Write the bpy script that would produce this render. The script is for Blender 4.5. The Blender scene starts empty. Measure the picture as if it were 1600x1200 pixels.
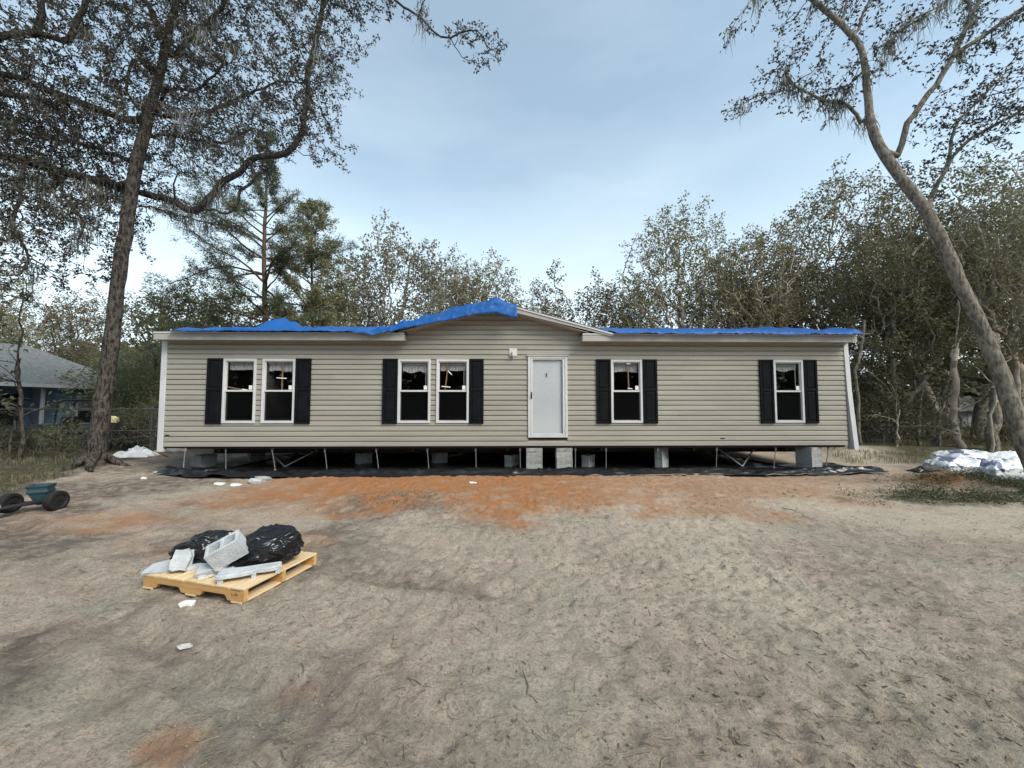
import bpy, bmesh, math, random
import numpy as np
from mathutils import Vector, Matrix, noise as mnoise

# ------------------------------------------------------------------ camera, light, exposure
SC = bpy.context.scene
COL = SC.collection
PITCH = math.radians(3.1)
CAM_H = 1.65
FPX = 601.0                      # focal length in pixels of a 1600 px wide picture
cam_data = bpy.data.cameras.new("camera")
cam_data.sensor_width = 36.0
cam_data.lens = 36.0 * FPX / 1600.0
cam_data.clip_start = 0.05
cam_data.clip_end = 2000.0
cam = bpy.data.objects.new("camera", cam_data)
COL.objects.link(cam)
cam.location = (0, 0, CAM_H)
cam.rotation_euler = (math.radians(90) + PITCH, 0, 0)
SC.camera = cam

SUN_EL, SUN_AZ = math.radians(42), math.radians(132)     # a veiled sun behind the camera, to the right
world = bpy.data.worlds.new("World")
SC.world = world
world.use_nodes = True
wn, wl = world.node_tree.nodes, world.node_tree.links
wn.clear()
sky = wn.new('ShaderNodeTexSky')
sky.sky_type = 'NISHITA'
sky.sun_disc = False
sky.sun_elevation = SUN_EL
sky.sun_rotation = SUN_AZ
sky.air_density = 1.1
sky.dust_density = 1.0
sky.ozone_density = 0.35
# thin high haze: whitens the sky towards the horizon all round, with faint streaks of cloud
tc = wn.new('ShaderNodeTexCoord')
sep = wn.new('ShaderNodeSeparateXYZ')
wl.new(tc.outputs['Generated'], sep.inputs[0])
mr = wn.new('ShaderNodeMapRange')
mr.inputs['From Min'].default_value = 0.0
mr.inputs['From Max'].default_value = 0.62
mr.inputs['To Min'].default_value = 0.90
mr.inputs['To Max'].default_value = 0.22
mr.interpolation_type = 'SMOOTHSTEP'
wl.new(sep.outputs['Z'], mr.inputs['Value'])
mp = wn.new('ShaderNodeMapping')
mp.inputs['Scale'].default_value = (1.2, 1.6, 4.0)
mp.inputs['Rotation'].default_value = (0.2, 0.5, 0.4)
wl.new(tc.outputs['Generated'], mp.inputs['Vector'])
nz = wn.new('ShaderNodeTexNoise')
nz.inputs['Scale'].default_value = 1.6
nz.inputs['Detail'].default_value = 5
nz.inputs['Roughness'].default_value = 0.5
wl.new(mp.outputs[0], nz.inputs['Vector'])
cr = wn.new('ShaderNodeMapRange')
cr.inputs['From Min'].default_value = 0.42
cr.inputs['From Max'].default_value = 0.72
cr.inputs['To Min'].default_value = 0.0
cr.inputs['To Max'].default_value = 0.14
wl.new(nz.outputs['Fac'], cr.inputs['Value'])
add = wn.new('ShaderNodeMath'); add.operation = 'ADD'; add.use_clamp = True
wl.new(mr.outputs[0], add.inputs[0]); wl.new(cr.outputs[0], add.inputs[1])
mx = wn.new('ShaderNodeMix'); mx.data_type = 'RGBA'
wl.new(add.outputs[0], mx.inputs['Factor'])
tint = wn.new('ShaderNodeMix'); tint.data_type = 'RGBA'; tint.blend_type = 'MULTIPLY'
tint.inputs['Factor'].default_value = 1.0
wl.new(sky.outputs[0], tint.inputs['A']); tint.inputs['B'].default_value = (0.92, 1.07, 1.0, 1)
wl.new(tint.outputs['Result'], mx.inputs['A'])
mx.inputs['B'].default_value = (5.9, 6.8, 7.3, 1)
bg = wn.new('ShaderNodeBackground')
bg.inputs['Strength'].default_value = 0.125
wl.new(mx.outputs['Result'], bg.inputs['Color'])
wo = wn.new('ShaderNodeOutputWorld')
wl.new(bg.outputs[0], wo.inputs['Surface'])

sun_data = bpy.data.lights.new("sun", 'SUN')
sun_data.energy = 2.5
sun_data.angle = math.radians(30)
sun_data.color = (1.0, 0.93, 0.83)
sun = bpy.data.objects.new("sun", sun_data)
COL.objects.link(sun)
sdir = Vector((math.sin(SUN_AZ) * math.cos(SUN_EL), math.cos(SUN_AZ) * math.cos(SUN_EL), math.sin(SUN_EL)))
sun.location = sdir * 60
sun.rotation_euler = (-sdir).to_track_quat('-Z', 'Y').to_euler()

SC.view_settings.view_transform = 'Standard'
SC.view_settings.look = 'None'
SC.view_settings.gamma = 1.0
SC.view_settings.use_curve_mapping = False
SC.view_settings.exposure = 0.66
SC.cycles.max_bounces = 8
SC.cycles.transparent_max_bounces = 12
SC.cycles.use_denoising = True

RNG = np.random.default_rng(7)
random.seed(7)

# ------------------------------------------------------------------ geometry of view -> world helpers
CP, SP = math.cos(PITCH), math.sin(PITCH)
def ray(u, v):
    x, y = (u - 800.0) / FPX, -(v - 600.0) / FPX
    return Vector((x, CP - y * SP, SP + y * CP))
def at_y(u, v, Y):                     # point on the upright plane Y
    d = ray(u, v); k = Y / d.y
    return Vector((d.x * k, Y, CAM_H + d.z * k))
def at_z(u, v, z=0.0):                 # point on the level plane z
    d = ray(u, v); k = (z - CAM_H) / d.z
    return Vector((d.x * k, d.y * k, z))

# ------------------------------------------------------------------ numpy value noise
def _h(i, j, s):
    n = (i * 374761393 + j * 668265263 + s * 1274126177) & 0x7fffffff
    n = ((n ^ (n >> 13)) * 1274126177) & 0x7fffffff
    n = ((n ^ (n >> 16)) * 668265263) & 0x7fffffff
    return ((n >> 3) & 0xffff) / 65535.0
def vnoise(x, y, s=0):
    x = np.asarray(x, float); y = np.asarray(y, float)
    i = np.floor(x).astype(np.int64); j = np.floor(y).astype(np.int64)
    fx = x - i; fy = y - j
    fx = fx * fx * fx * (fx * (fx * 6 - 15) + 10); fy = fy * fy * fy * (fy * (fy * 6 - 15) + 10)
    a = _h(i, j, s); b = _h(i + 1, j, s); c = _h(i, j + 1, s); d = _h(i + 1, j + 1, s)
    return (a + (b - a) * fx) * (1 - fy) + (c + (d - c) * fx) * fy
def fbm(x, y, s=0, octv=4, gain=0.5):
    t = 0; a = 1; n = 0
    ca, sa = math.cos(0.6), math.sin(0.6)
    for k in range(octv):
        t = t + a * vnoise(x, y, s + k * 17); n += a
        a *= gain
        x, y = (x * ca - y * sa) * 2.03 + 3.1, (x * sa + y * ca) * 2.03 + 1.7
    return t / n                       # 0..1

# ------------------------------------------------------------------ objects
def tag(o, label=None, cat=None, group=None, kind=None):
    if label: o['label'] = label
    if cat: o['category'] = cat
    if group: o['group'] = group
    if kind: o['kind'] = kind
    return o
def empty(name, loc=(0, 0, 0), rz=0.0):
    o = bpy.data.objects.new(name, None)
    o.empty_display_size = 0.2
    o.location = loc; o.rotation_euler = (0, 0, rz)
    COL.objects.link(o)
    return o
def link(name, me, mat=None, parent=None, loc=None, rot=None):
    o = bpy.data.objects.new(name, me)
    COL.objects.link(o)
    if mat is not None and not me.materials: me.materials.append(mat)
    if parent is not None: o.parent = parent
    if loc is not None: o.location = loc
    if rot is not None: o.rotation_euler = rot
    return o
def mesh_np(name, verts, faces, smooth=False):
    """verts (N,3), faces (M,k) arrays -> mesh, quickly"""
    verts = np.asarray(verts, np.float32); faces = np.asarray(faces, np.int32)
    me = bpy.data.meshes.new(name)
    me.vertices.add(len(verts)); me.vertices.foreach_set('co', verts.ravel())
    m, k = faces.shape
    me.loops.add(m * k); me.loops.foreach_set('vertex_index', faces.ravel())
    me.polygons.add(m); me.polygons.foreach_set('loop_start', np.arange(0, m * k, k, dtype=np.int32))
    if smooth: me.polygons.foreach_set('use_smooth', np.ones(m, bool))
    me.update(calc_edges=True)
    return me
class MB:
    """collects boxes, prisms and tubes into one mesh"""
    def __init__(s): s.v = []; s.f = []
    def quad_face(s, pts):
        n = len(s.v); s.v += [tuple(p) for p in pts]; s.f.append(tuple(range(n, n + len(pts)))); return s
    def box(s, x0, x1, y0, y1, z0, z1, M=None, jit=0, rng=None):
        n = len(s.v)
        for z in (z0, z1):
            for x, y in ((x0, y0), (x1, y0), (x1, y1), (x0, y1)):
                p = Vector((x, y, z))
                if jit: p += Vector((rng.uniform(-jit, jit), rng.uniform(-jit, jit), rng.uniform(-jit, jit)))
                if M is not None: p = M @ p
                s.v.append(tuple(p))
        for q in ((0, 3, 2, 1), (4, 5, 6, 7), (0, 1, 5, 4), (1, 2, 6, 5), (2, 3, 7, 6), (3, 0, 4, 7)):
            s.f.append(tuple(n + i for i in q))
        return s
    def prism(s, poly, axis, a0, a1, M=None):
        """poly: 2D outline; axis 'x' -> (y,z), 'y' -> (x,z), 'z' -> (x,y)"""
        n = len(s.v); k = len(poly)
        for a in (a0, a1):
            for p, q in poly:
                w = Vector({'x': (a, p, q), 'y': (p, a, q), 'z': (p, q, a)}[axis])
                if M is not None: w = M @ w
                s.v.append(tuple(w))
        s.f.append(tuple(range(n, n + k))[::-1]); s.f.append(tuple(range(n + k, n + 2 * k)))
        for i in range(k):
            j = (i + 1) % k
            s.f.append((n + i, n + j, n + k + j, n + k + i))
        return s
    def tube(s, pts, r, k=8, closed=False):
        pts = [Vector(p) for p in pts]
        rs = r if isinstance(r, (list, tuple)) else [r] * len(pts)
        n0 = len(s.v); ref = None
        for i, p in enumerate(pts):
            t = (pts[min(i + 1, len(pts) - 1)] - pts[max(i - 1, 0)]).normalized()
            if ref is None:
                ref = t.orthogonal().normalized()
            ref = (ref - t * ref.dot(t)).normalized()
            b = t.cross(ref)
            for j in range(k):
                a = 2 * math.pi * j / k
                s.v.append(tuple(p + (ref * math.cos(a) + b * math.sin(a)) * rs[i]))
        for i in range(len(pts) - 1):
            for j in range(k):
                a, b2 = n0 + i * k + j, n0 + i * k + (j + 1) % k
                s.f.append((a, b2, b2 + k, a + k))
        s.f.append(tuple(n0 + j for j in range(k))[::-1])
        e = n0 + (len(pts) - 1) * k
        s.f.append(tuple(e + j for j in range(k)))
        return s
    def lathe(s, prof, k=24, M=None):
        n0 = len(s.v)
        for r, z in prof:
            for j in range(k):
                a = 2 * math.pi * j / k
                p = Vector((r * math.cos(a), r * math.sin(a), z))
                if M is not None: p = M @ p
                s.v.append(tuple(p))
        for i in range(len(prof) - 1):
            for j in range(k):
                a, b = n0 + i * k + j, n0 + i * k + (j + 1) % k
                s.f.append((a, b, b + k, a + k))
        return s
    def mesh(s, name, smooth=False, bevel=0):
        me = bpy.data.meshes.new(name)
        me.from_pydata(s.v, [], s.f)
        if bevel:
            bm = bmesh.new(); bm.from_mesh(me)
            bmesh.ops.bevel(bm, geom=[e for e in bm.edges if len(e.link_faces) == 2 and e.calc_face_angle(0) > 0.5], offset=bevel, segments=1, affect='EDGES', profile=0.5)
            bm.to_mesh(me); bm.free()
        if smooth:
            for p in me.polygons: p.use_smooth = True
        me.update()
        return me
    def build(s, name, mat=None, parent=None, smooth=False, bevel=0, loc=None, rot=None):
        return link(name, s.mesh(name, smooth, bevel), mat, parent, loc, rot)

# ------------------------------------------------------------------ materials
def new_mat(name):
    m = bpy.data.materials.new(name); m.use_nodes = True
    nt = m.node_tree; nt.nodes.clear()
    out = nt.nodes.new('ShaderNodeOutputMaterial')
    b = nt.nodes.new('ShaderNodeBsdfPrincipled')
    nt.links.new(b.outputs[0], out.inputs['Surface'])
    return m, nt, b, out
def rgb(c): return (c[0], c[1], c[2], 1)
def mat(name, c, rough=0.6, c2=None, scale=6.0, bump=0.0, bscale=40.0, spec=0.4, metal=0.0, stretch=(1, 1, 1), detail=5, rand=0.0, lo=0.35, hi=0.65):
    """colour mottled between c and c2 by noise in object space, optional fine relief, optional shift from object to object"""
    m, nt, b, out = new_mat(name)
    N, L = nt.nodes, nt.links
    b.inputs['Roughness'].default_value = rough
    b.inputs['Specular IOR Level'].default_value = spec
    b.inputs['Metallic'].default_value = metal
    t = N.new('ShaderNodeTexCoord')
    mpn = N.new('ShaderNodeMapping'); mpn.inputs['Scale'].default_value = stretch
    L.new(t.outputs['Object'], mpn.inputs['Vector'])
    if c2 is None: c2 = tuple(x * 0.82 for x in c)
    n = N.new('ShaderNodeTexNoise'); n.inputs['Scale'].default_value = scale; n.inputs['Detail'].default_value = detail
    L.new(mpn.outputs[0], n.inputs['Vector'])
    r = N.new('ShaderNodeMapRange'); r.inputs['From Min'].default_value = lo; r.inputs['From Max'].default_value = hi
    L.new(n.outputs['Fac'], r.inputs['Value'])
    mixn = N.new('ShaderNodeMix'); mixn.data_type = 'RGBA'
    mixn.inputs['A'].default_value = rgb(c); mixn.inputs['B'].default_value = rgb(c2)
    L.new(r.outputs[0], mixn.inputs['Factor'])
    src = mixn.outputs['Result']
    if rand:
        oi = N.new('ShaderNodeObjectInfo')
        rr = N.new('ShaderNodeMapRange'); rr.inputs['To Min'].default_value = 1 - rand; rr.inputs['To Max'].default_value = 1 + rand
        L.new(oi.outputs['Random'], rr.inputs['Value'])
        hs = N.new('ShaderNodeHueSaturation')
        L.new(rr.outputs[0], hs.inputs['Value']); L.new(src, hs.inputs['Color'])
        src = hs.outputs[0]
    L.new(src, b.inputs['Base Color'])
    if bump:
        n2 = N.new('ShaderNodeTexNoise'); n2.inputs['Scale'].default_value = bscale; n2.inputs['Detail'].default_value = 6
        L.new(mpn.outputs[0], n2.inputs['Vector'])
        bp = N.new('ShaderNodeBump'); bp.inputs['Strength'].default_value = bump; bp.inputs['Distance'].default_value = 0.02
        L.new(n2.outputs['Fac'], bp.inputs['Height']); L.new(bp.outputs[0], b.inputs['Normal'])
    return m
def leaf_mat(name, c, c2, trans=0.25, rough=0.55):
    """leaf colour varied leaf by leaf and clump by clump, with some light coming through"""
    m, nt, b, out = new_mat(name)
    N, L = nt.nodes, nt.links
    g = N.new('ShaderNodeNewGeometry')
    t = N.new('ShaderNodeTexCoord')
    n = N.new('ShaderNodeTexNoise'); n.inputs['Scale'].default_value = 0.55; n.inputs['Detail'].default_value = 2
    L.new(t.outputs['Object'], n.inputs['Vector'])
    a = N.new('ShaderNodeMath'); a.operation = 'ADD'; a.inputs[1].default_value = -0.25
    L.new(n.outputs['Fac'], a.inputs[0])
    a2 = N.new('ShaderNodeMath'); a2.operation = 'MULTIPLY_ADD'; a2.inputs[1].default_value = 0.55; a2.use_clamp = True
    L.new(g.outputs['Random Per Island'], a2.inputs[0]); L.new(a.outputs[0], a2.inputs[2])
    mixn = N.new('ShaderNodeMix'); mixn.data_type = 'RGBA'
    mixn.inputs['A'].default_value = rgb(c); mixn.inputs['B'].default_value = rgb(c2)
    L.new(a2.outputs[0], mixn.inputs['Factor'])
    oi = N.new('ShaderNodeObjectInfo')                 # one tree is greener, paler or browner than the next
    def spread_(a_, c_, k_):
        w_ = N.new('ShaderNodeTexWhiteNoise'); w_.noise_dimensions = '2D'
        cb_ = N.new('ShaderNodeCombineXYZ'); L.new(oi.outputs['Random'], cb_.inputs[0]); cb_.inputs[1].default_value = k_
        L.new(cb_.outputs[0], w_.inputs['Vector'])
        r_ = N.new('ShaderNodeMapRange'); r_.inputs['To Min'].default_value = a_; r_.inputs['To Max'].default_value = c_; L.new(w_.outputs['Value'], r_.inputs['Value']); return r_.outputs[0]
    hs = N.new('ShaderNodeHueSaturation'); L.new(mixn.outputs['Result'], hs.inputs['Color'])
    L.new(spread_(.475, .525, .1), hs.inputs['Hue']); L.new(spread_(.8, 1.2, .5), hs.inputs['Saturation']); L.new(spread_(.78, 1.28, .9), hs.inputs['Value'])
    mixn = hs; mixn_out = hs.outputs[0]
    L.new(mixn_out, b.inputs['Base Color'])
    b.inputs['Roughness'].default_value = rough
    b.inputs['Specular IOR Level'].default_value = 0.35
    tr = N.new('ShaderNodeBsdfTranslucent')
    L.new(mixn_out, tr.inputs['Color'])
    ms = N.new('ShaderNodeMixShader'); ms.inputs[0].default_value = trans
    L.new(b.outputs[0], ms.inputs[1]); L.new(tr.outputs[0], ms.inputs[2])
    L.new(ms.outputs[0], out.inputs['Surface'])
    return m
def glass_mat(name, tint=(0.96, 0.97, 0.97), refl=1.0):
    m, nt, b, out = new_mat(name)
    N, L = nt.nodes, nt.links
    N.remove(b)
    tr = N.new('ShaderNodeBsdfTransparent'); tr.inputs[0].default_value = rgb(tint)
    gl = N.new('ShaderNodeBsdfGlossy'); gl.inputs['Roughness'].default_value = 0.02
    lw = N.new('ShaderNodeLayerWeight'); lw.inputs['Blend'].default_value = .5
    pw = N.new('ShaderNodeMath'); pw.operation = 'POWER'; pw.inputs[1].default_value = 5; L.new(lw.outputs['Facing'], pw.inputs[0])
    fr = N.new('ShaderNodeMath'); fr.operation = 'MULTIPLY_ADD'; fr.inputs[1].default_value = .9; fr.inputs[2].default_value = .05; L.new(pw.outputs[0], fr.inputs[0])
    ms = N.new('ShaderNodeMixShader')
    L.new(fr.outputs[0], ms.inputs[0]); L.new(tr.outputs[0], ms.inputs[1]); L.new(gl.outputs[0], ms.inputs[2])
    L.new(ms.outputs[0], out.inputs['Surface'])
    return m
def screen_mat(name, c, alpha):
    m, nt, b, out = new_mat(name)
    N, L = nt.nodes, nt.links
    b.inputs['Base Color'].default_value = rgb(c); b.inputs['Roughness'].default_value = 0.8; b.inputs['Specular IOR Level'].default_value = 0.02
    tr = N.new('ShaderNodeBsdfTransparent')
    ms = N.new('ShaderNodeMixShader'); ms.inputs[0].default_value = alpha
    L.new(tr.outputs[0], ms.inputs[1]); L.new(b.outputs[0], ms.inputs[2]); L.new(ms.outputs[0], out.inputs['Surface'])
    return m

def bark_mat(name, c, dark, pale, scale=1.0, lichen=.5):
    """furrowed bark: ridges along the trunk, dark cracks, pale lichen patches"""
    m, nt, b, out = new_mat(name)
    N, L = nt.nodes, nt.links
    t = N.new('ShaderNodeTexCoord')
    def nz(sc, st, det=7, ro=.6):
        mp_ = N.new('ShaderNodeMapping'); mp_.inputs['Scale'].default_value = st; L.new(t.outputs['Object'], mp_.inputs[0])
        n = N.new('ShaderNodeTexNoise'); n.inputs['Scale'].default_value = sc * scale; n.inputs['Detail'].default_value = det; n.inputs['Roughness'].default_value = ro
        L.new(mp_.outputs[0], n.inputs['Vector']); return n.outputs['Fac']
    def rr(x, a, c_, lo=0.0, hi=1.0):
        r = N.new('ShaderNodeMapRange'); r.inputs['From Min'].default_value = a; r.inputs['From Max'].default_value = c_; r.inputs['To Min'].default_value = lo; r.inputs['To Max'].default_value = hi
        L.new(x, r.inputs['Value']); return r.outputs[0]
    def mx_(f, a, c_):
        x = N.new('ShaderNodeMix'); x.data_type = 'RGBA'; L.new(f, x.inputs['Factor'])
        for k, s in (('A', a), ('B', c_)):
            if isinstance(s, tuple): x.inputs[k].default_value = rgb(s)
            else: L.new(s, x.inputs[k])
        return x.outputs['Result']
    fur = nz(16, (1, 1, .3)); blot = nz(3.2, (1, 1, 1.5)); fine = nz(45, (1, 1, .8))
    col = mx_(rr(fur, .40, .58), dark, c)
    col = mx_(rr(blot, .52, .64, 0, lichen), col, pale)
    col = mx_(rr(fine, .55, .75, 0, .6), col, dark)
    L.new(col, b.inputs['Base Color']); b.inputs['Roughness'].default_value = .95; b.inputs['Specular IOR Level'].default_value = .1
    sm = N.new('ShaderNodeMath'); sm.operation = 'MULTIPLY_ADD'; sm.inputs[1].default_value = .35; L.new(fine, sm.inputs[0]); L.new(fur, sm.inputs[2])
    bp = N.new('ShaderNodeBump'); bp.inputs['Strength'].default_value = 1.0; bp.inputs['Distance'].default_value = .06
    L.new(sm.outputs[0], bp.inputs['Height']); L.new(bp.outputs[0], b.inputs['Normal'])
    return m
M = {}
M['siding'] = mat('siding_vinyl', (0.325, 0.306, 0.266), 0.5, (0.275, 0.260, 0.227), 1.6, 0.05, 60, 0.25, stretch=(0.3, 1, 3), rand=0.04)
M['trim'] = mat('white_trim', (0.56, 0.565, 0.57), 0.45, (0.50, 0.505, 0.51), 2.5, spec=0.4)
M['fascia'] = mat('fascia_trim', (0.36, 0.35, 0.325), 0.5, (0.32, 0.31, 0.29), 1.5, stretch=(0.4, 1, 1))
M['door'] = mat('door_paint', (0.50, 0.53, 0.55), 0.35, (0.46, 0.49, 0.51), 1.5)
M['shutter'] = mat('shutter_vinyl', (0.006, 0.007, 0.009), 0.6, (0.009, 0.010, 0.012), 5, 0.08, 80, 0.06)
M['glass'] = glass_mat('window_glass')
M['screen'] = screen_mat('insect_screen', (0.004, 0.0045, 0.0045), 0.75)
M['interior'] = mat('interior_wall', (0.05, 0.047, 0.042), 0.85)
M['blind'] = mat('blind_cloth', (0.38, 0.38, 0.375), 0.8, (0.27, 0.27, 0.265), 8, stretch=(4, 1, 1))
M['paper'] = mat('paper_white', (0.78, 0.78, 0.74), 0.7, (0.7, 0.7, 0.66), 20)
M['pine_wood'] = mat('raw_stick_wood', (0.24, 0.165, 0.095), 0.7, (0.18, 0.12, 0.07), 6, stretch=(8, 8, 1))
M['shingle'] = mat('roof_shingle', (0.16, 0.155, 0.15), 0.9, (0.10, 0.10, 0.10), 14, 0.5, 60)
M['belly'] = mat('belly_wrap', (0.010, 0.010, 0.011), 0.55, bump=0.2, bscale=6)
M['steel'] = mat('chassis_steel', (0.02, 0.02, 0.021), 0.6, (0.05, 0.03, 0.02), 5)
M['galv'] = mat('galvanised_steel', (0.27, 0.275, 0.28), 0.5, (0.17, 0.17, 0.175), 12, metal=0.5)
M['block'] = mat('concrete_block', (0.36, 0.36, 0.345), 0.9, (0.24, 0.24, 0.23), 9, 0.45, 70, 0.2, rand=0.14)
M['block_light'] = mat('concrete_light', (0.50, 0.53, 0.55), 0.9, (0.38, 0.40, 0.41), 11, 0.5, 80, 0.2, rand=0.08)
M['dark_metal'] = mat('dark_metal', (0.015, 0.015, 0.016), 0.4, metal=0.3)
# ------------------------------------------------------------------ ground
G_XS = np.concatenate([-np.geomspace(13, 260, 26)[::-1], np.arange(-12.96, -5.0, 0.06), np.arange(-5.0, 5.0, 0.025), np.arange(5.0, 12.97, 0.06), np.geomspace(13, 260, 26)])
G_YS = np.concatenate([-np.geomspace(0.6, 60, 10)[::-1], [0.3, 0.9, 1.3], np.arange(1.6, 4.2, 0.022), np.arange(4.2, 10.2, 0.045), np.arange(10.25, 30, 0.22), np.geomspace(30, 400, 24)])
FOOT = []
_r = np.random.default_rng(11)
for k in range(420):
    y = 1.3 + 8.0 * _r.random() ** 1.3
    x = _r.uniform(-1.45, 1.45) * y
    FOOT.append((x, y, _r.uniform(0, math.pi), _r.uniform(.055, .12), _r.uniform(.10, .20), _r.uniform(.003, .011)))
def ground_low(x, y):
    """broad shape of the ground, also used to stand things on it"""
    x = np.asarray(x, float); y = np.asarray(y, float)
    z = (fbm(x * .35 + 5, y * .35 + 9, 3, 3) - .5) * .16
    near_house = np.exp(-((y - 10.5) / 2.2) ** 2) * (np.abs(x) < 11)
    z = z * (1 - .75 * near_house)
    z += .16 * np.exp(-((x + 1.9) / 1.1) ** 2 - ((y - 6.6) / .55) ** 2)          # pushed up clay heap in front of the gable
    z += .22 * np.exp(-((x - 9.3) / .8) ** 2 - ((y - 8.3) / .5) ** 2)
    z += .30 * np.exp(-((y - 12.8) / 1.2) ** 2) * np.clip((x - 9.0) / 1.5, 0, 1)  # bank along the wood on the right
    z += .16 * np.exp(-((y - 10.2) / 1.0) ** 2) * np.clip((-9.3 - x) / 1.2, 0, 1) # bank under the oak on the left
    return z
def gz(x, y): return float(ground_low(x, y))
def build_ground():
    X, Y = np.meshgrid(G_XS, G_YS)
    Z = ground_low(X, Y)
    near = np.clip((16 - np.hypot(X, Y)) / 6, 0, 1)
    rough = .45 + .9 * fbm(X * .5, Y * .5, 40, 2)
    d = (fbm(X * 1.7, Y * 1.7, 50, 4) - .5) * .036
    rid = 1 - np.abs(2 * fbm(X * 3.4, Y * 3.4, 60, 3) - 1)
    d += (rid - .75) * .026
    r2 = 1 - np.abs(2 * fbm(X * 9 + 2, Y * 7.5, 65, 3) - 1)
    d += (r2 - .75) * .042
    d += (fbm(X * 17, Y * 17, 70, 2) - .5) * .030
    d += (vnoise(X * 31, Y * 31, 80) - .5) * .012
    # ruts left by tyres, sweeping from the lower middle to the left
    for off in (0.0, 1.55):
        c = 2.0 + off + .30 * (-(X + .4)) + .10 * np.sin(X * .9) + .03 * X * X
        t = (Y - c)
        w = np.clip((1.2 - X) / 1.5, 0, 1)
        d += w * (-.045 * np.exp(-(t / .15) ** 2) + .022 * np.exp(-((np.abs(t) - .26) / .09) ** 2))
        lug = np.sin((X * .95 + t * .6) * 42) * .006
        d += w * lug * np.exp(-(t / .13) ** 2)
    Z = Z + d * near * rough
    for (fx, fy, a, w, l, dep) in FOOT:
        ix = slice(*np.searchsorted(G_XS, (fx - .4, fx + .4))); iy = slice(*np.searchsorted(G_YS, (fy - .4, fy + .4)))
        dx, dy = X[iy, ix] - fx, Y[iy, ix] - fy
        p, q = dx * math.cos(a) + dy * math.sin(a), -dx * math.sin(a) + dy * math.cos(a)
        r = np.sqrt((p / l) ** 2 + (q / w) ** 2)
        Z[iy, ix] += -dep * np.exp(-(r / .9) ** 4) + dep * .7 * np.exp(-((r - 1.25) / .28) ** 2)
    under = (np.abs(X) < 8.9) & (Y > 9.2) & (Y < 18)
    Z = np.where(under, np.minimum(Z, .015), Z)
    ny, nx = X.shape
    idx = np.arange(ny * nx).reshape(ny, nx)
    F = np.stack([idx[:-1, :-1], idx[:-1, 1:], idx[1:, 1:], idx[1:, :-1]], -1).reshape(-1, 4)
    me = mesh_np('ground', np.stack([X, Y, Z], -1).reshape(-1, 3), F, True)
    # what the soil is made of, place by place (under the left oak also painted shade)
    wob = (fbm(X * .8, Y * .8, 90, 4) - .5)
    wob2 = (fbm(X * 2.6, Y * 2.6, 95, 4) - .5)
    front = 5.4 + .7 * np.clip((X - 1) / 6, 0, 1) + .9 * np.clip((-1.2 - X) / 4, 0, 1) * 0
    clay = np.clip((Y - front + 3.0 * wob + 2.4 * wob2) / 1.3, 0, 1) * np.clip((X + 7.2 + 4 * wob) / 2.5, 0, 1) * np.clip((9.6 - X + 5 * wob) / 3.5, 0, 1) * np.clip((10.4 - Y) / .5, 0, 1)
    strong = np.exp(-((X + 1.6) / 3.4) ** 2)
    clay = np.clip(clay * (.48 + .62 * strong), 0, 1)
    streak = np.exp(-((Y - 5.9 - .10 * (X + 4)) / .45) ** 2) * np.clip((X + 7.5) / 2, 0, 1) * np.clip((-1.4 - X) / 1.5, 0, 1) * np.clip(.5 + 3.0 * wob, 0, 1)
    clay = np.maximum(clay, .8 * streak)
    for (cx, cy, rx, ry, a) in ((-1.68, 1.98, .15, .09, .5), (-1.25, 2.3, .12, .06, .2), (9.05, 8.15, .55, .4, .95), (-3.3, 4.6, .9, .3, .3)):
        clay = np.maximum(clay, a * np.clip(1.5 - np.hypot((X - cx) / rx, (Y - cy) / ry) + 2.4 * wob2, 0, 1))
    dark = np.clip((fbm(X * .9 + 7, Y * .9, 110, 4) - .45) * 5.5, 0, 1) * (.30 + .7 * np.clip((1.0 - X) / 4, 0, 1))
    dark = np.maximum(dark, np.clip(1.3 - np.hypot((X + 1.7) / 1.0, (Y - 6.3) / .55) + 2.2 * wob2, 0, 1) * .9)
    for off in (0.0, 1.55, 3.3):                      # damp soil pressed along the wheel tracks
        t = Y - (2.0 + off + .30 * (-(X + .4)) + .10 * np.sin(X * .9) + .03 * X * X)
        dark = np.maximum(dark, np.exp(-((t + .3 * wob) / .26) ** 2) * np.clip((1.0 - X) / 2, 0, 1) * np.clip(.55 + 2.2 * wob, 0, 1))
    dark = np.maximum(dark, np.clip((-8.6 - X + 2 * wob) / 1.5, 0, 1) * np.clip((Y - 7.6 + 2 * wob) / 1.5, 0, 1))
    side = np.clip((X - 10.2 - .25 * (Y - 9) + 3 * wob) / 1.5, 0, 1) * np.clip((Y - 7.2) / 1.0, 0, 1)
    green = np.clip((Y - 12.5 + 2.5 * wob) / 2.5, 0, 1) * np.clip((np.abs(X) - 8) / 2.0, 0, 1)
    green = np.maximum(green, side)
    lx = -8.4 - .52 * (Y - 6.3)                       # edge of the grassy litter and painted shade under the oak
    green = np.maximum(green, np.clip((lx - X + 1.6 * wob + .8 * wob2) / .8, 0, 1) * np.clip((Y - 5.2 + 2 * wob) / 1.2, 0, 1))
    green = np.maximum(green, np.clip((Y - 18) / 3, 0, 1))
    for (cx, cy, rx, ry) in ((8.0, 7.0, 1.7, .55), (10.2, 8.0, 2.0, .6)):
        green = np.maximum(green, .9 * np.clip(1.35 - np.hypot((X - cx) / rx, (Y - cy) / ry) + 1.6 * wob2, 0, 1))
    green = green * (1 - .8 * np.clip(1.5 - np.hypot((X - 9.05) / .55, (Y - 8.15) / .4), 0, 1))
    pale = np.clip((X + .4 + 2.5 * wob) / 3.2, 0, 1) * np.clip((9.5 - Y) / 2, 0, 1) * np.clip(.55 + 1.8 * (fbm(X * .5, Y * .5, 130, 3) - .5) * 2, .1, 1)
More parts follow.
